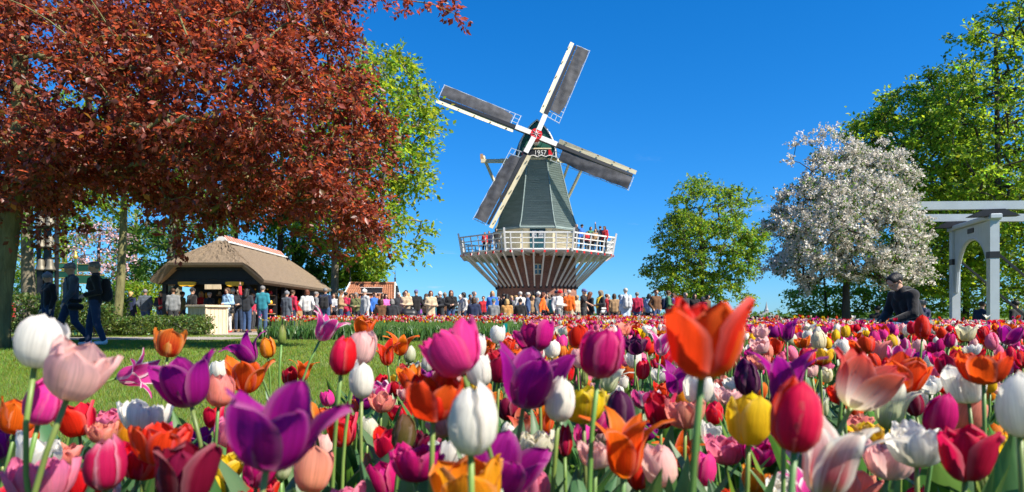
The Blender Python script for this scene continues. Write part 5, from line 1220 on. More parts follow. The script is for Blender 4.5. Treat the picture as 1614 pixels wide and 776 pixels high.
# red scarf, yellow shawl: clothing of their wearers
for px, c in ((254, 'red'), (947, 'yellow')): MB().tube([(-.05, .07, 1.47), (-.11, -.02, 1.47), (-.06, -.13, 1.40), (-.04, -.17, 1.2), (-.03, -.18, .98)], [.04, .045, .05, .05, .045], 7).tube([(-.05, .07, 1.47), (.10, .02, 1.48), (.07, -.12, 1.42), (.05, -.17, 1.22), (.06, -.18, 1.02)], [.04, .045, .05, .05, .045], 7).build('scarf', cloth(PAL[c]), PP[px], sm=True)
MB().tube([(.175, .0, 1.42), (.30, -.03, 1.62), (.315, -.07, 1.86)], [.082, .075, .058], 8).build('sleeve', cloth(PAL['red']), PP[389], sm=True)
# pram
pm = thing('pram', 'black pram in front of the man in beige shirt', 'pram', tuple(at(645, 500, 30.0)*[1, 1, 0]), R(15))
link('hood', sdf_mesh('hood', [((-.14, .1, .72), (.14, .1, .72), .25, .25), ((-.12, -.2, .6), (.12, -.2, .6), .16, .16)], .03, .06), 'iron_black', pm)
for sx in (-.25, .25):
    for sy in (-.32, .32): MB().tube([(sx, sy, .14), (sx+.04, sy, .14)], .14, 12).build('wheel', 'iron_black', pm)
    MB().tube([(sx, -.32, .14), (sx*.9, 0, .5), (sx, .32, .14)], .015, 6).tube([(sx*.9, 0, .5), (sx*.9, .55, 1.02)], .015, 6).build('chassis_tube', 'lawn' if False else 'bridge_paint', pm)
MB().tube([(-.23, .55, 1.02), (.23, .55, 1.02)], .018, 6).build('handle', 'iron_black', pm)
# people on the gallery
GG = 'visitors on the windmill gallery'
for px, d, lb, pose, fc_, top, hr, hc, sc in ((908, 46.2, 'person in dark jacket leftmost on right part of the gallery', 'stand', 60, 'dark', 'short', 'grey', 1), (917, 46.4, 'person in blue jacket and dark hat on the gallery', 'stand', 40, 'blue', 'beanie', 'black_cap', 1), (925, 46.2, 'short person in red on the gallery between blue and green', 'stand', 0, 'red', 'bob', 'brown', .72), (931, 47.0, 'person in green jacket on the gallery', 'stand', 20, 'green', 'bob', 'brown', .96), (938, 46.8, 'person in tan jacket on the gallery left of the raised arm', 'stand', 10, 'tan', 'bob', 'blond', .85), (946, 47.4, 'person in dark jacket raising an arm on the gallery', 'raise', 180, 'slate', 'short', 'brown', 1.02), (953, 47.2, 'person in red jacket rightmost on the gallery', 'stand', -40, 'red', 'bob', 'brown', 1),
        (764, 47.6, 'person in red top on the left part of the gallery', 'stand', 0, 'red', 'short', 'brown', .8), (771, 47.8, 'person in dark top on left gallery between two others', 'stand', 0, 'navy', 'short', 'brown', .85), (782, 47.0, 'black-haired person on gallery beside the lower sail tip', 'stand', 20, 'black', 'bob', 'black', .9)):
    person(px, d, lb, pose, fc_, top, 'jacket', 'dark', hr, hc, sc, z=GZ, group=GG)
# near the bridge
NB = 'people near the drawbridge'
man = person(1428, 9.2, 'dark-haired man in black hooded jacket bending over the tulips at right', 'crouch', -78, 'black', 'jacket', 'denim', 'short', 'black', .93, h=.010, fine=True, group=NB, skin='skin_light')
link('hood', sdf_mesh('hood', [((-.07, -.01, 1.02), (.07, -.01, 1.02), .06, .06), ((0, .06, .98), (0, .02, 1.03), .075, .07)], .014, .03), cloth(PAL['black']), man)
person(1455, 20.5, 'grey-haired person in navy and pink behind the bending man', 'stand', 200, 'navy', 'jacket', 'dark', 'short', 'grey', .98, group=NB)
person(1397, 21, 'person in bright green jacket left of the bending man', 'stand', 150, 'green', 'jacket', 'dark', 'short', 'black', .86, group=NB)
person(1383, 20.6, 'person in dark jacket seen just above the tulips under white tree', 'stand', 170, 'black', 'jacket', 'dark', 'short', 'black', .88, group=NB)
person(1601, 20.5, 'person in dark jacket at the right end of bridge rail', 'pockets', 200, 'black', 'jacket', 'dark', 'short', 'black', .97, group=NB)
person(1548, 21.5, 'person in navy jacket seen through the bridge portal', 'stand', 120, 'navy', 'jacket', 'dark', 'short', 'brown', .97, group=NB)
# ------------------------------------------------------------------ tulips
def ip(u, pts): 
    a = np.array(pts); return np.interp(u, a[:, 0], a[:, 1])
FORMS = {  # profile of one petal for a flower of height 1: (u, radius), (u, height), (u, half width); rings (count, scale, extra opening)
 'cup':    dict(r=[(0, .05), (.12, .22), (.3, .36), (.55, .41), (.8, .37), (1, .27)], z=[(0, 0), (.12, .05), (.3, .24), (.55, .52), (.8, .80), (1, 1)], w=[(0, .06), (.12, .22), (.3, .37), (.5, .44), (.7, .42), (.85, .31), (.94, .18), (1, .02)], rings=[(3, 1.0, 0), (3, .97, -.05)], L=.066, ruf=.02, wrap=1.05),
 'egg':    dict(r=[(0, .05), (.12, .20), (.3, .32), (.55, .35), (.8, .26), (1, .10)], z=[(0, 0), (.12, .05), (.3, .24), (.55, .52), (.8, .82), (1, 1)], w=[(0, .06), (.12, .2), (.3, .33), (.5, .38), (.7, .35), (.85, .25), (.94, .14), (1, .01)], rings=[(3, 1.0, 0), (3, .97, -.04)], L=.064, ruf=.02, wrap=1.0),
 'goblet': dict(r=[(0, .05), (.12, .25), (.3, .37), (.55, .44), (.8, .46), (1, .46)], z=[(0, 0), (.12, .04), (.3, .22), (.55, .50), (.8, .78), (1, 1.0)], w=[(0, .06), (.12, .25), (.3, .38), (.5, .45), (.7, .45), (.85, .36), (.94, .22), (1, .03)], rings=[(3, 1.0, .10), (3, .95, -.12)], L=.066, ruf=.06, wrap=1.0),
 'lily':   dict(r=[(0, .05), (.15, .20), (.35, .29), (.55, .30), (.75, .40), (.9, .60), (1, .78)], z=[(0, 0), (.15, .08), (.35, .32), (.55, .58), (.75, .82), (.9, .95), (1, .98)], w=[(0, .06), (.15, .20), (.35, .29), (.55, .28), (.75, .19), (.9, .09), (1, .005)], rings=[(3, 1.0, .1), (3, .98, -.05)], L=.078, ruf=.02, wrap=1.1),
 'spread': dict(r=[(0, .05), (.15, .22), (.35, .36), (.55, .43), (.75, .48), (.9, .57), (1, .66)], z=[(0, 0), (.15, .06), (.35, .27), (.55, .52), (.75, .76), (.9, .91), (1, .97)], w=[(0, .06), (.15, .2), (.35, .33), (.55, .36), (.75, .29), (.9, .15), (1, .01)], rings=[(3, 1.0, .14), (3, .96, -.22)], L=.080, ruf=.05, wrap=1.25),
 'double': dict(r=[(0, .05), (.12, .26), (.3, .48), (.55, .62), (.8, .66), (1, .64)], z=[(0, 0), (.12, .03), (.3, .18), (.55, .46), (.8, .76), (1, .95)], w=[(0, .06), (.12, .22), (.3, .36), (.5, .42), (.7, .42), (.85, .36), (.94, .26), (1, .12)], rings=[(6, 1.0, .12), (5, .88, -.15), (5, .74, -.35)], L=.056, ruf=.10, wrap=.9),
 'bud':    dict(r=[(0, .05), (.15, .15), (.4, .21), (.7, .16), (1, .02)], z=[(0, 0), (.15, .08), (.4, .36), (.7, .70), (1, 1)], w=[(0, .05), (.15, .15), (.4, .23), (.7, .18), (.9, .08), (1, .005)], rings=[(3, 1.0, 0), (3, .97, -.02)], L=.052, ruf=.004, wrap=1.0),
}
def petal(form, scale, opn, nu, nv, rg):
    f = FORMS[form]; u = np.linspace(0, 1, nu); v = np.linspace(-1, 1, nv); U, Vv = np.meshgrid(u, v, indexing='ij')
    r = ip(U, f['r'])*(1+.05*rg.normal()); z = ip(U, f['z'])*(1+.04*rg.normal()); w = ip(U, f['w'])
    r = r+opn*U**1.6*.45; z = z-np.abs(opn)*U**2*.12
    Rc = np.maximum(ip(U, f['r']), .12)*f['wrap']; a = Vv*w/Rc; a = np.clip(a, -1.5, 1.5)
    x = Rc*np.sin(a); rad = r-Rc*(1-np.cos(a))
    ph, ph2 = rg.uniform(0, 6.28, 2); rf = f['ruf']
    rad = rad+rf*U**2*(np.sin(Vv*4.2+ph)*.8+.6*np.sin(Vv*8+ph2))*(.35+.65*np.abs(Vv))
    z = z+rf*.8*U**3*np.sin(Vv*6+ph2)*np.abs(Vv)-.03*U*np.abs(Vv)**2
    rad = rad-.015*np.exp(-(Vv/.16)**2)*U          # midrib crease
    rad = rad+.010*np.sin(13*Vv+ph)*np.sin(6*U+ph2)*U+.006*np.sin(21*Vv*U+ph2); z = z+.008*U**6*np.sin(17*Vv+ph)+.006*U**5*np.sin(29*Vv+ph2)
    x = x+.03*rg.normal()*U**2
    P = np.stack([x, rad, z], -1).reshape(-1, 3)*scale
    J = (np.arange(nu-1)[:, None]*nv+np.arange(nv-1)[None, :]).ravel()
    return P, np.stack([J, J+1, J+nv+1, J+nv], -1), np.stack([(Vv+1)/2, U], -1).reshape(-1, 2)
rgp = np.random.default_rng(99)
PETALS = {}
for fm, f in FORMS.items():
    for ri, (cnt, sc, op) in enumerate(f['rings']):
        for vr in range(7):
            P, F, UV = petal(fm, sc, op, 11, 9, rgp); PETALS[fm, ri, vr] = npmesh('petal', P, [F], uv=UV, smooth_=True)
def leaf_grid(nu, nv, L_, wd, bend, fold, rg, twist=.4):
    u = np.linspace(0, 1, nu); v = np.linspace(-1, 1, nv); U, Vv = np.meshgrid(u, v, indexing='ij')
    w = wd*np.interp(U, [0, .12, .35, .6, .85, 1], [.45, .75, 1, .85, .42, .01]); ang = bend*U**1.7
    cx = np.cumsum(np.sin(bend*u**1.7)*L_/(nu-1))-0; cz = np.cumsum(np.cos(bend*u**1.7)*L_/(nu-1)); cx -= cx[0]; cz -= cz[0]
    tw = twist*U*rg.uniform(-1, 1)
    x = cx[:, None]+np.abs(Vv)*w*fold*(1-.6*U); y = Vv*w*np.cos(tw); z = cz[:, None]+Vv*w*np.sin(tw)+.006*np.sin(U*9+Vv*3)
    J = (np.arange(nu-1)[:, None]*nv+np.arange(nv-1)[None, :]).ravel()
    return np.stack([x, y, z], -1).reshape(-1, 3), np.stack([J, J+1, J+nv+1, J+nv], -1)
LEAVES = []
for k in range(8):
    P, F = leaf_grid(10, 5, 1.0, rgp.uniform(.075, .12), rgp.uniform(.35, 1.3), .55, rgp)
    g = rgp.uniform(.7, 1.25); LEAVES.append(npmesh('leaf', P, [F], col=np.tile((g*rgp.uniform(.7, 1.2), g, g*rgp.uniform(.8, 1.5)), (len(P), 1)), smooth_=True))

COLS = {  # (base, middle, tip) of a petal
 'white': ((.66, .68, .40), (.86, .83, .74), (.88, .86, .79)), 'cream': ((.7, .62, .25), (.78, .70, .42), (.80, .76, .58)), 'red': ((.42, .10, .01), (.74, .008, .028), (.78, .012, .04)),
 'crimson': ((.3, .03, .02), (.48, .004, .03), (.55, .008, .05)), 'maroon': ((.08, .01, .01), (.22, .004, .03), (.27, .007, .04)), 'orange': ((.75, .32, .01), (.80, .13, .006), (.82, .17, .01)),
 'flame': ((.8, .42, .02), (.78, .055, .008), (.80, .075, .012)), 'gold': ((.72, .42, .02), (.82, .36, .012), (.78, .26, .012)), 'yellow': ((.75, .58, .03), (.82, .56, .012), (.84, .60, .02)),
 'purple': ((.50, .36, .40), (.33, .005, .20), (.38, .010, .26)), 'plum': ((.06, .01, .05), (.075, .005, .06), (.10, .006, .07)), 'magenta': ((.50, .22, .25), (.58, .008, .17), (.64, .012, .23)),
 'pink': ((.85, .7, .58), (.88, .30, .42), (.86, .20, .37)), 'blush': ((.85, .72, .5), (.90, .66, .58), (.90, .52, .50)), 'salmon': ((.8, .55, .25), (.88, .38, .24), (.86, .30, .24)),
 'hotpink': ((.85, .72, .65), (.82, .06, .36), (.82, .04, .32)), 'viridi': ((.30, .42, .10), (.62, .66, .42), (.78, .76, .66)), 'budgreen': ((.22, .32, .06), (.26, .36, .07), (.34, .36, .10)), 'olive': ((.16, .18, .03), (.13, .11, .025), (.14, .06, .025))}
for c, (a, b, t) in COLS.items():
    mat_petal('petal_'+c, [(.0, a), (.22 if c not in ('viridi', 'olive', 'budgreen') else .4, b), (1.0, t)])
mat_petal('petal_pinkwhite', [(0, (.8, .74, .6)), (.25, (.72, .07, .32)), (1, (.70, .05, .28))], edge=((.82, .74, .74), .30, .42))
mat_petal('petal_redwhite', [(0, (.7, .7, .4)), (.3, (.76, .62, .55)), (.62, (.68, .16, .1)), (1, (.62, .03, .03))])
mat_petal('petal_whitered', [(0, (.45, .5, .15)), (.35, (.55, .10, .12)), (1, (.78, .72, .62))], edge=((.80, .77, .68), .22, .36))
mat_petal('petal_redpink', [(0, (.72, .4, .3)), (.2, (.60, .012, .06)), (.8, (.60, .012, .08)), (1, (.74, .25, .36))], edge=((.76, .30, .42), .38, .5))
mat_petal('petal_orangered', [(0, (.75, .45, .05)), (.25, (.62, .06, .012)), (1, (.78, .25, .03))], edge=((.82, .38, .03), .3, .46))
mat_petal('petal_yellowred', [(0, (.55, .04, .01)), (.3, (.62, .06, .01)), (.55, (.82, .5, .02)), (1, (.84, .56, .03))])
mat_leaf('stem_green', (0.15, 0.24, 0.055), (0.20, 0.34, 0.06), .2, .4, .4)
WORDS = {'white': 'white', 'cream': 'cream', 'red': 'bright red', 'crimson': 'crimson', 'maroon': 'dark maroon', 'orange': 'orange', 'flame': 'orange-red', 'gold': 'golden orange', 'yellow': 'yellow', 'purple': 'violet-purple', 'plum': 'near-black plum', 'magenta': 'magenta', 'pink': 'pink', 'blush': 'pale blush', 'salmon': 'salmon', 'hotpink': 'hot pink', 'viridi': 'green-flushed white', 'budgreen': 'unopened green', 'olive': 'olive-brown', 'pinkwhite': 'pink and white striped', 'redwhite': 'red and white flamed', 'whitered': 'white and red streaked', 'redpink': 'pink-edged red', 'orangered': 'orange and red', 'yellowred': 'yellow and red'}
FW = {'cup': 'cup tulip', 'egg': 'oval tulip', 'goblet': 'open-cup tulip', 'lily': 'pointed lily tulip', 'spread': 'wide-open tulip', 'double': 'ruffled double tulip', 'bud': 'tulip bud'}
# the flowers one can pick out in the photo: px, py (middle of the bloom), bloom height in px, form, colour, lean to the right (deg), note for the biggest
HERO = [
 (64, 537, 86, 'cup', 'white', 6, 'big blurred white tulip at the far left'), (124, 585, 92, 'goblet', 'blush', 24, 'large pale blush tulip beside the far left white one'), (70, 633, 74, 'egg', 'hotpink', 14, 'blurred pink tulip hanging low at far left'),
 (212, 592, 52, 'lily', 'pinkwhite', 82, 'pink and white tulip bent over sideways above the lawn'), (268, 541, 44, 'goblet', 'orangered', 8, 'orange and red tulip against the path'), (290, 603, 80, 'spread', 'purple', -14, 'violet spread tulip left of the biggest purple one'),
 (228, 657, 52, 'double', 'white', 0, None), (202, 684, 46, 'cup', 'gold', -5, None), (122, 662, 52, 'goblet', 'red', -8, None), (30, 657, 56, 'goblet', 'orange', 10, None), (166, 730, 86, 'egg', 'redpink', 3, 'pink-edged red tulip at the bottom left'),
 (64, 760, 70, 'double', 'pink', 0, None), (292, 748, 96, 'goblet', 'maroon', 4, 'very large dark maroon tulip at the bottom left'), (255, 700, 64, 'double', 'flame', 0, None), (432, 672, 142, 'spread', 'purple', 12, 'biggest violet-purple tulip with petals spread wide'),
 (386, 552, 46, 'lily', 'purple', -30, 'small violet tulip standing above the lawn'), (421, 549, 32, 'egg', 'gold', 0, 'small golden tulip above the lawn'), (445, 528, 30, 'bud', 'budgreen', 4, 'tall green bud above the lawn'), (514, 517, 44, 'lily', 'pinkwhite', 26, 'pink and white tulip standing tall at the far bed'),
 (575, 515, 32, 'goblet', 'orange', 12, None), (570, 549, 54, 'cup', 'blush', 14, None), (541, 560, 64, 'egg', 'red', 9, 'tall bright red tulip left of the white oval one'), (571, 600, 56, 'egg', 'white', 2, None), (457, 594, 28, 'cup', 'crimson', 0, None), (479, 585, 32, 'lily', 'orange', 8, None),
 (347, 584, 34, 'cup', 'white', -4, None), (388, 592, 56, 'spread', 'orange', 0, None), (346, 616, 52, 'cup', 'salmon', 5, None), (494, 742, 68, 'goblet', 'salmon', 4, 'salmon tulip at the bottom below the biggest purple one'), (609, 559, 36, 'lily', 'flame', -6, None), (633, 543, 36, 'lily', 'orange', 10, None),
 (646, 559, 28, 'egg', 'viridi', 8, None), (714, 556, 76, 'double', 'hotpink', -24, 'large hot pink double tulip leaning left'), (750, 546, 44, 'cup', 'white', 12, None), (756, 584, 52, 'cup', 'white', -8, None), (684, 627, 74, 'double', 'flame', 3, 'orange-red double tulip left of the biggest white one'),
 (742, 664, 108, 'egg', 'white', 0, 'biggest white oval tulip in the foreground centre'), (792, 734, 112, 'spread', 'purple', 20, 'large purple tulip at the bottom below the biggest white one'), (742, 772, 100, 'goblet', 'gold', -4, 'golden tulip cut off by the bottom edge'), (637, 683, 58, 'egg', 'olive', 10, 'olive-brown half-opened tulip in the foreground left of centre'),
 (579, 731, 38, 'bud', 'salmon', 0, None), (655, 728, 62, 'double', 'magenta', 0, None), (841, 706, 50, 'double', 'cream', 0, None), (604, 758, 56, 'cup', 'magenta', -10, None), (788, 578, 50, 'goblet', 'crimson', 4, None), (842, 533, 44, 'double', 'magenta', -6, 'round magenta tulip below the windmill door'),
 (784, 527, 30, 'cup', 'white', 6, 'lone white tulip in front of the teal stake'), (833, 597, 96, 'spread', 'purple', 10, 'purple tulip with drooping petals in the centre'), (882, 628, 74, 'egg', 'white', 4, 'white oval tulip right of the purple drooping one'), (948, 556, 82, 'cup', 'magenta', 8, 'large magenta tulip below the right of the mill'),
 (978, 650, 70, 'egg', 'plum', -2, 'near-black plum tulip in the foreground'), (986, 706, 96, 'lily', 'orange', 2, 'large orange lily tulip at the bottom centre'), (1042, 648, 54, 'goblet', 'crimson', 0, None), (1080, 652, 48, 'double', 'salmon', 0, None), (1112, 530, 128, 'goblet', 'flame', 3, 'tallest and biggest orange-red tulip reaching above the crowd'),
 (1180, 661, 80, 'cup', 'yellow', 0, 'bright yellow cup tulip in the foreground'), (1259, 657, 114, 'egg', 'red', 6, 'big bright red oval tulip right of the yellow cup'), (1101, 611, 54, 'cup', 'white', -3, None), (1238, 600, 84, 'lily', 'purple', 4, None), (1181, 597, 54, 'egg', 'plum', 0, None),
 (1106, 738, 56, 'egg', 'hotpink', 3, None), (1144, 710, 44, 'double', 'pink', 0, None), (1198, 712, 46, 'double', 'magenta', 0, None), (1312, 726, 124, 'lily', 'whitered', 16, 'white and red streaked tulip at the bottom right of centre'), (1362, 602, 92, 'spread', 'redwhite', 24, 'red and white flamed tulip opened wide'),
 (1402, 641, 70, 'lily', 'viridi', 8, None), (1444, 702, 66, 'double', 'white', -4, None), (1402, 726, 60, 'double', 'blush', 6, None), (1478, 655, 66, 'egg', 'magenta', 4, None), (1524, 650, 60, 'cup', 'salmon', 4, None), (1524, 716, 84, 'goblet', 'crimson', 0, 'large dark crimson tulip at the bottom right'),
 (1524, 606, 60, 'goblet', 'white', -4, None), (1604, 640, 96, 'egg', 'white', -6, 'white tulip cut off by the right edge'), (1550, 578, 56, 'double', 'flame', 0, None), (1494, 575, 38, 'goblet', 'crimson', 0, None), (1430, 590, 56, 'goblet', 'flame', 0, None), (1368, 688, 42, 'double', 'yellowred', 0, None), (1602, 715, 48, 'double', 'yellow', 0, None),
 (1563, 538, 28, 'egg', 'pink', 0, 'small pink oval tulip before the bridge post'), (1523, 525, 26, 'goblet', 'cream', 0, 'cream open tulip before the bridge portal'), (1455, 517, 34, 'egg', 'red', 3, 'red tulip before the bending man'), (1331, 590, 46, 'bud', 'budgreen', 0, 'tall green bud right of the big red tulip'), (1013, 583, 30, 'egg', 'red', 0, None),
 (1241, 520, 34, 'lily', 'purple', 0, 'violet lily tulip at the horizon right of the orange giant'), (1044, 541, 40, 'lily', 'pinkwhite', 10, None), (1332, 523, 20, 'egg', 'yellow', 0, None), (890, 694, 50, 'bud', 'crimson', 0, None), (1001, 545, 28, 'double', 'plum', 0, None), (910, 532, 34, 'goblet', 'flame', 0, None), (870, 550, 30, 'cup', 'white', 0, None),
 (1437, 517, 20, 'egg', 'red', 0, None), (1590, 528, 32, 'spread', 'purple', 10, None), (1066, 598, 50, 'lily', 'purple', 5, None), (1290, 640, 40, 'lily', 'viridi', -20, None), (1326, 547, 28, 'cup', 'white', 0, None), (1090, 580, 40, 'cup', 'viridi', 0, None), (960, 598, 44, 'lily', 'viridi', 10, None), (920, 640, 56, 'double', 'yellow', 0, None),
]
rs = np.random.default_rng(2024)
TL = []
for px, py, hp, fm, c, lean, note in HERO:
    L_ = FORMS[fm]['L']*rs.uniform(.96, 1.04); zs = 1.0
    d = L_*zs*FPX/hp; d = max(d, .52)
    p = at(px, py, d)
    if p[2] < .2: d = .4/((py-500)/FPX); p = at(px, py, d)
    TL.append(dict(px=px, py=py, d=d, c=p, L=L_, form=fm, col=c, lean=lean, note=note, hero=True, hp=hp))
# the rest of the nearest flowers
NEARW = ['white', 'white', 'white', 'white', 'cream', 'red', 'red', 'red', 'crimson', 'maroon', 'orange', 'orange', 'flame', 'flame', 'gold', 'yellow', 'yellow', 'purple', 'purple', 'magenta', 'magenta', 'pink', 'pink', 'blush', 'blush', 'salmon', 'hotpink', 'viridi', 'viridi', 'pinkwhite', 'pinkwhite', 'orangered', 'yellowred', 'redwhite', 'budgreen']
NEARF = {'purple': ['lily', 'spread', 'double'], 'white': ['egg', 'cup', 'double', 'goblet'], 'orange': ['lily', 'goblet', 'double'], 'viridi': ['lily', 'cup'], 'yellowred': ['double'], 'budgreen': ['bud'], 'pinkwhite': ['lily', 'double', 'egg'], 'blush': ['double', 'cup'], 'salmon': ['double', 'goblet'], 'magenta': ['egg', 'double', 'cup'], 'redwhite': ['spread', 'goblet']}
want = 298; tries = 0
def top_limit(px):        # on the left the lawn stays visible above the bed
    return float(np.interp(px, [0, 300, 450, 560, 640, 720, 800, 900], [648, 640, 628, 600, 566, 545, 528, 512]))
while len(TL) < want and tries < 30000:
    tries += 1
    d = rs.uniform(.95, 2.9); px = rs.uniform(-20, 1634); x = (px-807)/FPX*d
    if not bool(in_poly(BED, x, d)): continue
    c = NEARW[rs.integers(len(NEARW))]; fl = NEARF.get(c, ['cup', 'egg', 'goblet', 'double', 'egg']); fm = fl[rs.integers(len(fl))]
    L_ = FORMS[fm]['L']*rs.uniform(.68, .98); z = rs.uniform(.30, .50)+(.04 if d > 1.8 else 0); py = 500+(EYE-z)*FPX/d
    hp = L_*FPX/d
    if py-hp*.5 < top_limit(px) or py > 800: continue
    if d < 1.0 and py < 660: continue
    bad = False
    for t in TL:
        q = math.hypot(px-t['px'], py-t['py']); rr_ = (hp+t['hp'])*.5
        if t['hero'] and q < rr_*(.92 if d < t['d'] else .6): bad = True; break
        if not t['hero'] and q < rr_*.62: bad = True; break
        if math.hypot(x-t['c'][0], d-t['c'][1]) < .05: bad = True; break
    if bad: continue
    TL.append(dict(px=px, py=py, d=d, c=at(px, py, d), L=L_, form=fm, col=c, lean=rs.normal(0, 9), note=None, hero=False, hp=hp))

# labels: the biggest are described outright, the others by what they stand next to
anchors = [t for t in TL if t['note']]; used = set(); 
def rel(t, a):
    dx, dy = t['px']-a['px'], t['py']-a['py']
    if abs(dx) > abs(dy)*1.2: return 'just right of' if dx > 0 else 'just left of'
    return 'below' if dy > 0 else 'above'
def short(a): return 'the '+a['note']
for t in TL:
    if t['note']: t['label'] = t['note']; used.add(t['label']); continue
    ds = sorted(anchors, key=lambda a: math.hypot(t['px']-a['px'], t['py']-a['py'])); base = f"{WORDS[t['col']]} {FW[t['form']]}"; lab = None
    for sz in ('', 'small ', 'short-stemmed ', 'shaded '):
        for a in ds[:10]:
            sh = ' '.join(short(a).split()[:9]); q = f"{sz}{base} {rel(t, a)} {sh}"
            if q not in used and len(q.split()) <= 16: lab = q; break
        if lab: break
    if not lab:
        for a in sorted([h for h in TL if h is not t], key=lambda h: math.hypot(t['px']-h['px'], t['py']-h['py']))[:12]:
            q = f"{base} {rel(t, a)} the {WORDS[a['col']]} {FW[a['form']]}"
            if q not in used: lab = q; break
    t['label'] = lab or f"{base} in the near bed"; used.add(t['label'])

def stem_mesh(b, e, axis, r0, r1, rg):
    b, e, axis = np.array(b), np.array(e), np.array(axis); L_ = np.linalg.norm(e-b); ts = np.linspace(0, 1, 9)
    c1 = b+np.array([rg.normal(0, .015), rg.normal(0, .015), L_*.45]); c2 = e-axis*L_*.35
    P = np.array([(1-t)**3*b+3*(1-t)**2*t*c1+3*(1-t)*t*t*c2+t**3*e for t in ts]); mb = MB().tube(P, np.linspace(r0, r1, 9), 7)
    V = np.concatenate(mb.v); me = mb.mesh('stem', True)
    cl = np.ones((len(V), 4), np.float32); g = rg.uniform(.8, 1.2); cl[:, :3] = (g*rg.uniform(.75, 1.3), g, g*rg.uniform(.8, 1.3))
    a = me.color_attributes.new('Col', 'FLOAT_COLOR', 'POINT'); a.data.foreach_set('color', cl.ravel())
    return me
TG = 'tulips in the near bed'
stem_m, leaf_m = MATS['stem_green'], MATS['tulip_green']
for t in TL:
    fm = t['form']; f = FORMS[fm]; lean = R(t['lean']); fwd = rs.normal(-.02, .10) if t['hero'] else rs.normal(0, .14)
    if fm == 'spread': fwd = -.12
    axis = np.array([math.sin(lean), math.cos(lean)*math.sin(fwd), math.cos(lean)*math.cos(fwd)]); axis /= np.linalg.norm(axis)
    c = t['c']; e = c-axis*t['L']*.5
    hgt = max(e[2], .12); gb = np.array([e[0]-axis[0]*hgt*.22+rs.normal(0, .01), max(e[1]+rs.normal(0, .02), .45), 0.0])
    root = thing('tulip', t['label'], 'flower', tuple(gb), group=TG); COLM = MATS['petal_'+t['col']]
    link('stem', stem_mesh((0, 0, -.01), e-gb, axis, .0038, .0032 if fm != 'bud' else .003, rs), stem_m, root)
    q = Vector((0, 0, 1)).rotation_difference(Vector(axis)); spin = rs.uniform(0, 2*PI) if fm != 'spread' else PI/3+rs.uniform(-.2, .2)
    for ri, (cnt, sc, op) in enumerate(f['rings']):
        for k in range(cnt):
            a = spin+k*2*PI/cnt+ri*PI/3+rs.normal(0, .06)
            o = link('petal', PETALS[fm, ri, int(rs.integers(7))], COLM, root)
            o.rotation_mode = 'QUATERNION'; tl = Euler((rs.normal(0, .075), rs.normal(0, .05), 0)).to_quaternion()
            o.rotation_quaternion = q @ Matrix.Rotation(a, 3, 'Z').to_quaternion() @ tl; o.location = tuple(e-gb)
            s = t['L']*rs.uniform(.92, 1.06); o.scale = (s*(1.1 if t['hero'] and fm in ('goblet',) else 1), s, s)
    for k in range(int(rs.integers(2, 4))):
        hl = min(hgt*rs.uniform(.7, 1.15), .44)
        link('leaf', LEAVES[int(rs.integers(8))], leaf_m, root, loc=(0, 0, 0.0), rot=(0, rs.uniform(.0, .35), rs.uniform(0, 2*PI)), scale=(hl, hl*rs.uniform(.9, 1.3), hl))

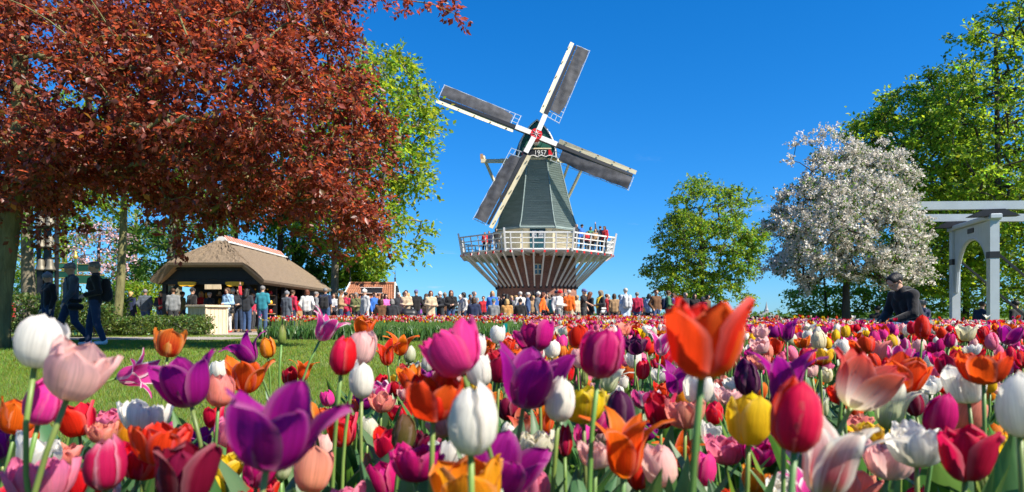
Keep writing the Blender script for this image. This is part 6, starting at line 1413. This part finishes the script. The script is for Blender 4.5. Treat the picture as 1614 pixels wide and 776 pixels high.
# ---- all other tulips: far too many to count, one mass per bed
def lod(form, nu, nv, rg):
    """one flower with stem and two leaves as arrays; kind 0 = bloom, 1 = green"""
    Vs = []; Fs = []; us = []; n = 0; f = FORMS[form]
    rings = f['rings'] if nu > 3 else f['rings'][:2]
    for ri, (cnt, sc, op) in enumerate(rings):
        for k in range(cnt):
            P, F, UV = petal(form, sc, op, nu, nv, rg); a = k*2*PI/cnt+ri*PI/3; ca, sa = math.cos(a), math.sin(a)
            Vs.append(P @ np.array([[ca, sa, 0], [-sa, ca, 0], [0, 0, 1]])); Fs.append(F+n); us.append(UV[:, 1]); n += len(P)
    return np.concatenate(Vs), np.concatenate(Fs), np.concatenate(us)
def field(name, label, pos, hts, forms, cols, nu, nv, seed, leaves=2, lnu=4, lean=.12, ls=(.6, 1.0)):
    rg = np.random.default_rng(seed); BV, BF, BC = [], [], []; GV, GF, GC = [], [], []; bn = gn = 0
    tm = {fm: [lod(fm, nu, nv, rg) for _ in range(3)] for fm in FORMS}
    lv = [leaf_grid(lnu, 3, 1.0, rg.uniform(.07, .11), rg.uniform(.3, 1.2), .5, rg) for _ in range(6)]
    for i in range(len(pos)):
        x, y = pos[i]; h = hts[i]; fm = forms[i]; P, F, U = tm['egg' if fm == 'none' else fm][int(rg.integers(3))]; L_ = FORMS['egg' if fm == 'none' else fm]['L']*rg.uniform(.82, 1.1)
        a = rg.uniform(0, 6.28); ca, sa = math.cos(a), math.sin(a); lx, ly = rg.normal(0, lean, 2)
        Q = P @ np.array([[ca, sa, 0], [-sa, ca, 0], [0, 0, 1]])*L_
        Q = Q+np.stack([Q[:, 2]*lx*1.5, Q[:, 2]*ly*1.5, 0*Q[:, 2]], -1); top = np.array([x+lx*h*.4, y+ly*h*.4, h])
        if fm == 'none': pass
        else: BV.append(Q+top); BF.append(F+bn); bn += len(Q)
        c = COLS.get(cols[i], COLS['pink']); k = rg.uniform(.8, 1.12); cc = np.array(c)*k
        t = np.clip(U, 0, 1)[:, None]
        if fm != 'none': BC.append(np.where(t < .25, cc[0]+(cc[1]-cc[0])*(t/.25), cc[1]+(cc[2]-cc[1])*((t-.25)/.75)))
        # stem: three-sided
        b = np.array([x, y, 0]); rr_ = .0045 if fm != 'none' else .0005; tri = np.array([[rr_, 0, 0], [-rr_/2, rr_*.87, 0], [-rr_/2, -rr_*.87, 0]])
        GV.append(np.concatenate([b+tri, (b+top)/2+tri+np.array([lx*.02, ly*.02, 0]), top+tri]))
        GF.append(np.array([[j, (j+1) % 3, s*3+3+(j+1) % 3-s*3+s*3-0, 0] for s in range(0) for j in range(3)]+[[s*3+j, s*3+(j+1) % 3, s*3+3+(j+1) % 3, s*3+3+j] for s in range(2) for j in range(3)])+gn); gn += 9
        GC.append(np.tile((1.5, 1.4, 1.2), (9, 1)))
        for _ in range(leaves):
            P2, F2 = lv[int(rg.integers(6))]; s = min(h*rg.uniform(*ls), .40); a = rg.uniform(0, 6.28); ca, sa = math.cos(a), math.sin(a)
            GV.append(P2 @ np.array([[ca, sa, 0], [-sa, ca, 0], [0, 0, 1]])*s*np.array([1, 1, 1])+b); GF.append(F2+gn); gn += len(P2)
            g = rg.uniform(.7, 1.3); GC.append(np.tile((g*rg.uniform(.7, 1.25), g, g*rg.uniform(.7, 1.4)), (len(P2), 1)))
    nb = sum(len(f) for f in BF); BFc = np.concatenate(BF); GFc = np.concatenate(GF)+bn
    V = np.concatenate(BV+GV); C = np.concatenate(BC+GC); F = np.concatenate([BFc, GFc])
    me = npmesh(name, V, [F], col=C, smooth_=True, midx=np.concatenate([np.zeros(nb, int), np.ones(len(GFc), int)]))
    me.materials.append(MATS['tulip_flower']); me.materials.append(MATS['tulip_green'])
    o = bpy.data.objects.new(name, me); COL.objects.link(o); return tag(o, label, 'flowers', kind='stuff')
rf = np.random.default_rng(31)
def scatter(dmin, dmax, dens, pxlo=-80, pxhi=1700):
    A = (pxhi-pxlo)/FPX*(dmax**2-dmin**2)/2; n = int(A*dens)
    d = np.sqrt(rf.uniform(dmin**2, dmax**2, n)); px = rf.uniform(pxlo, pxhi, n); x = (px-807)/FPX*d; ok = in_poly(BED, x, d); return np.stack([x[ok], d[ok]], -1)
FF = ['egg', 'cup', 'egg', 'cup', 'goblet', 'lily', 'double', 'spread', 'bud']; FPb = [.2, .2, .14, .12, .11, .09, .09, .03, .02]
CM = ['red', 'crimson', 'magenta', 'hotpink', 'pink', 'blush', 'white', 'orange', 'flame', 'yellow', 'gold', 'purple', 'maroon', 'salmon', 'viridi', 'cream', 'plum']
CPb = np.array([.15, .08, .08, .06, .09, .07, .15, .08, .11, .055, .03, .035, .03, .05, .03, .03, .008]); CPb = CPb/CPb.sum()
CPf = CPb.copy(); CPf[0] += .05; CPf[8] += .06; CPf[9] += .08; CPf[6] += .06; CPf[4] += .05; CPf = CPf/CPf.sum()
man_xy = (man.location.x, man.location.y)
def clear(p):
    k = np.hypot(p[:, 0]-man_xy[0], p[:, 1]-man_xy[1]) > .55; return p[k]
# low leafy growth and a few short flowers right under the near blooms
pn = scatter(.62, 3.3, 44); hn = rf.uniform(.14, .33, len(pn)); 
lim = np.array([EYE-(top_limit((x/y*FPX)+807)-500)/FPX*y for x, y in pn]); hn = np.minimum(hn, lim-.08); k = hn > .08; pn, hn = pn[k], hn[k]
fn = np.where(pn[:, 1] < 2.3, 'none', rf.choice(FF, len(pn), p=FPb)); hn = np.where((pn[:, 1] > 2.3) & (hn > .2), np.minimum(hn+.12, .46), hn)
lim = np.array([EYE-(top_limit((x/y*FPX)+807)-500)/FPX*y for x, y in pn]); hn = np.minimum(hn, lim-.06)
field('tulip_undergrowth', 'tulip leaves and short blooms filling the near bed between the tall blooms', pn, hn, fn, rf.choice(CM, len(pn), p=CPb), 6, 5, 41, 4, 7, ls=(1.0, 1.9))
pm_ = clear(scatter(3.2, 8.5, 46)); hm = rf.uniform(.36, .53, len(pm_))
lim = np.array([EYE-(top_limit((x/y*FPX)+807)-500)/FPX*y for x, y in pm_]); hm = np.minimum(hm, np.maximum(lim-.06, .18))
field('tulip_mass', 'dense mixed tulips in the middle of the right-hand bed', pm_, hm, rf.choice(FF, len(pm_), p=FPb), rf.choice(CM, len(pm_), p=CPb), 5, 4, 43, 2, 5)
pf = clear(scatter(8.4, 27.4, 42)); hf_ = rf.uniform(.38, .50, len(pf))+.09*smooth(12, 20, pf[:, 1])
tall = rf.random(len(pf)) < .05; hf_[tall] += .07
field('far_tulip_bed', 'distant tulip bed in many colours in front of the crowd', pf, hf_, rf.choice(FF, len(pf), p=FPb), rf.choice(CM, len(pf), p=CPf), 3, 3, 45, 2, 4)
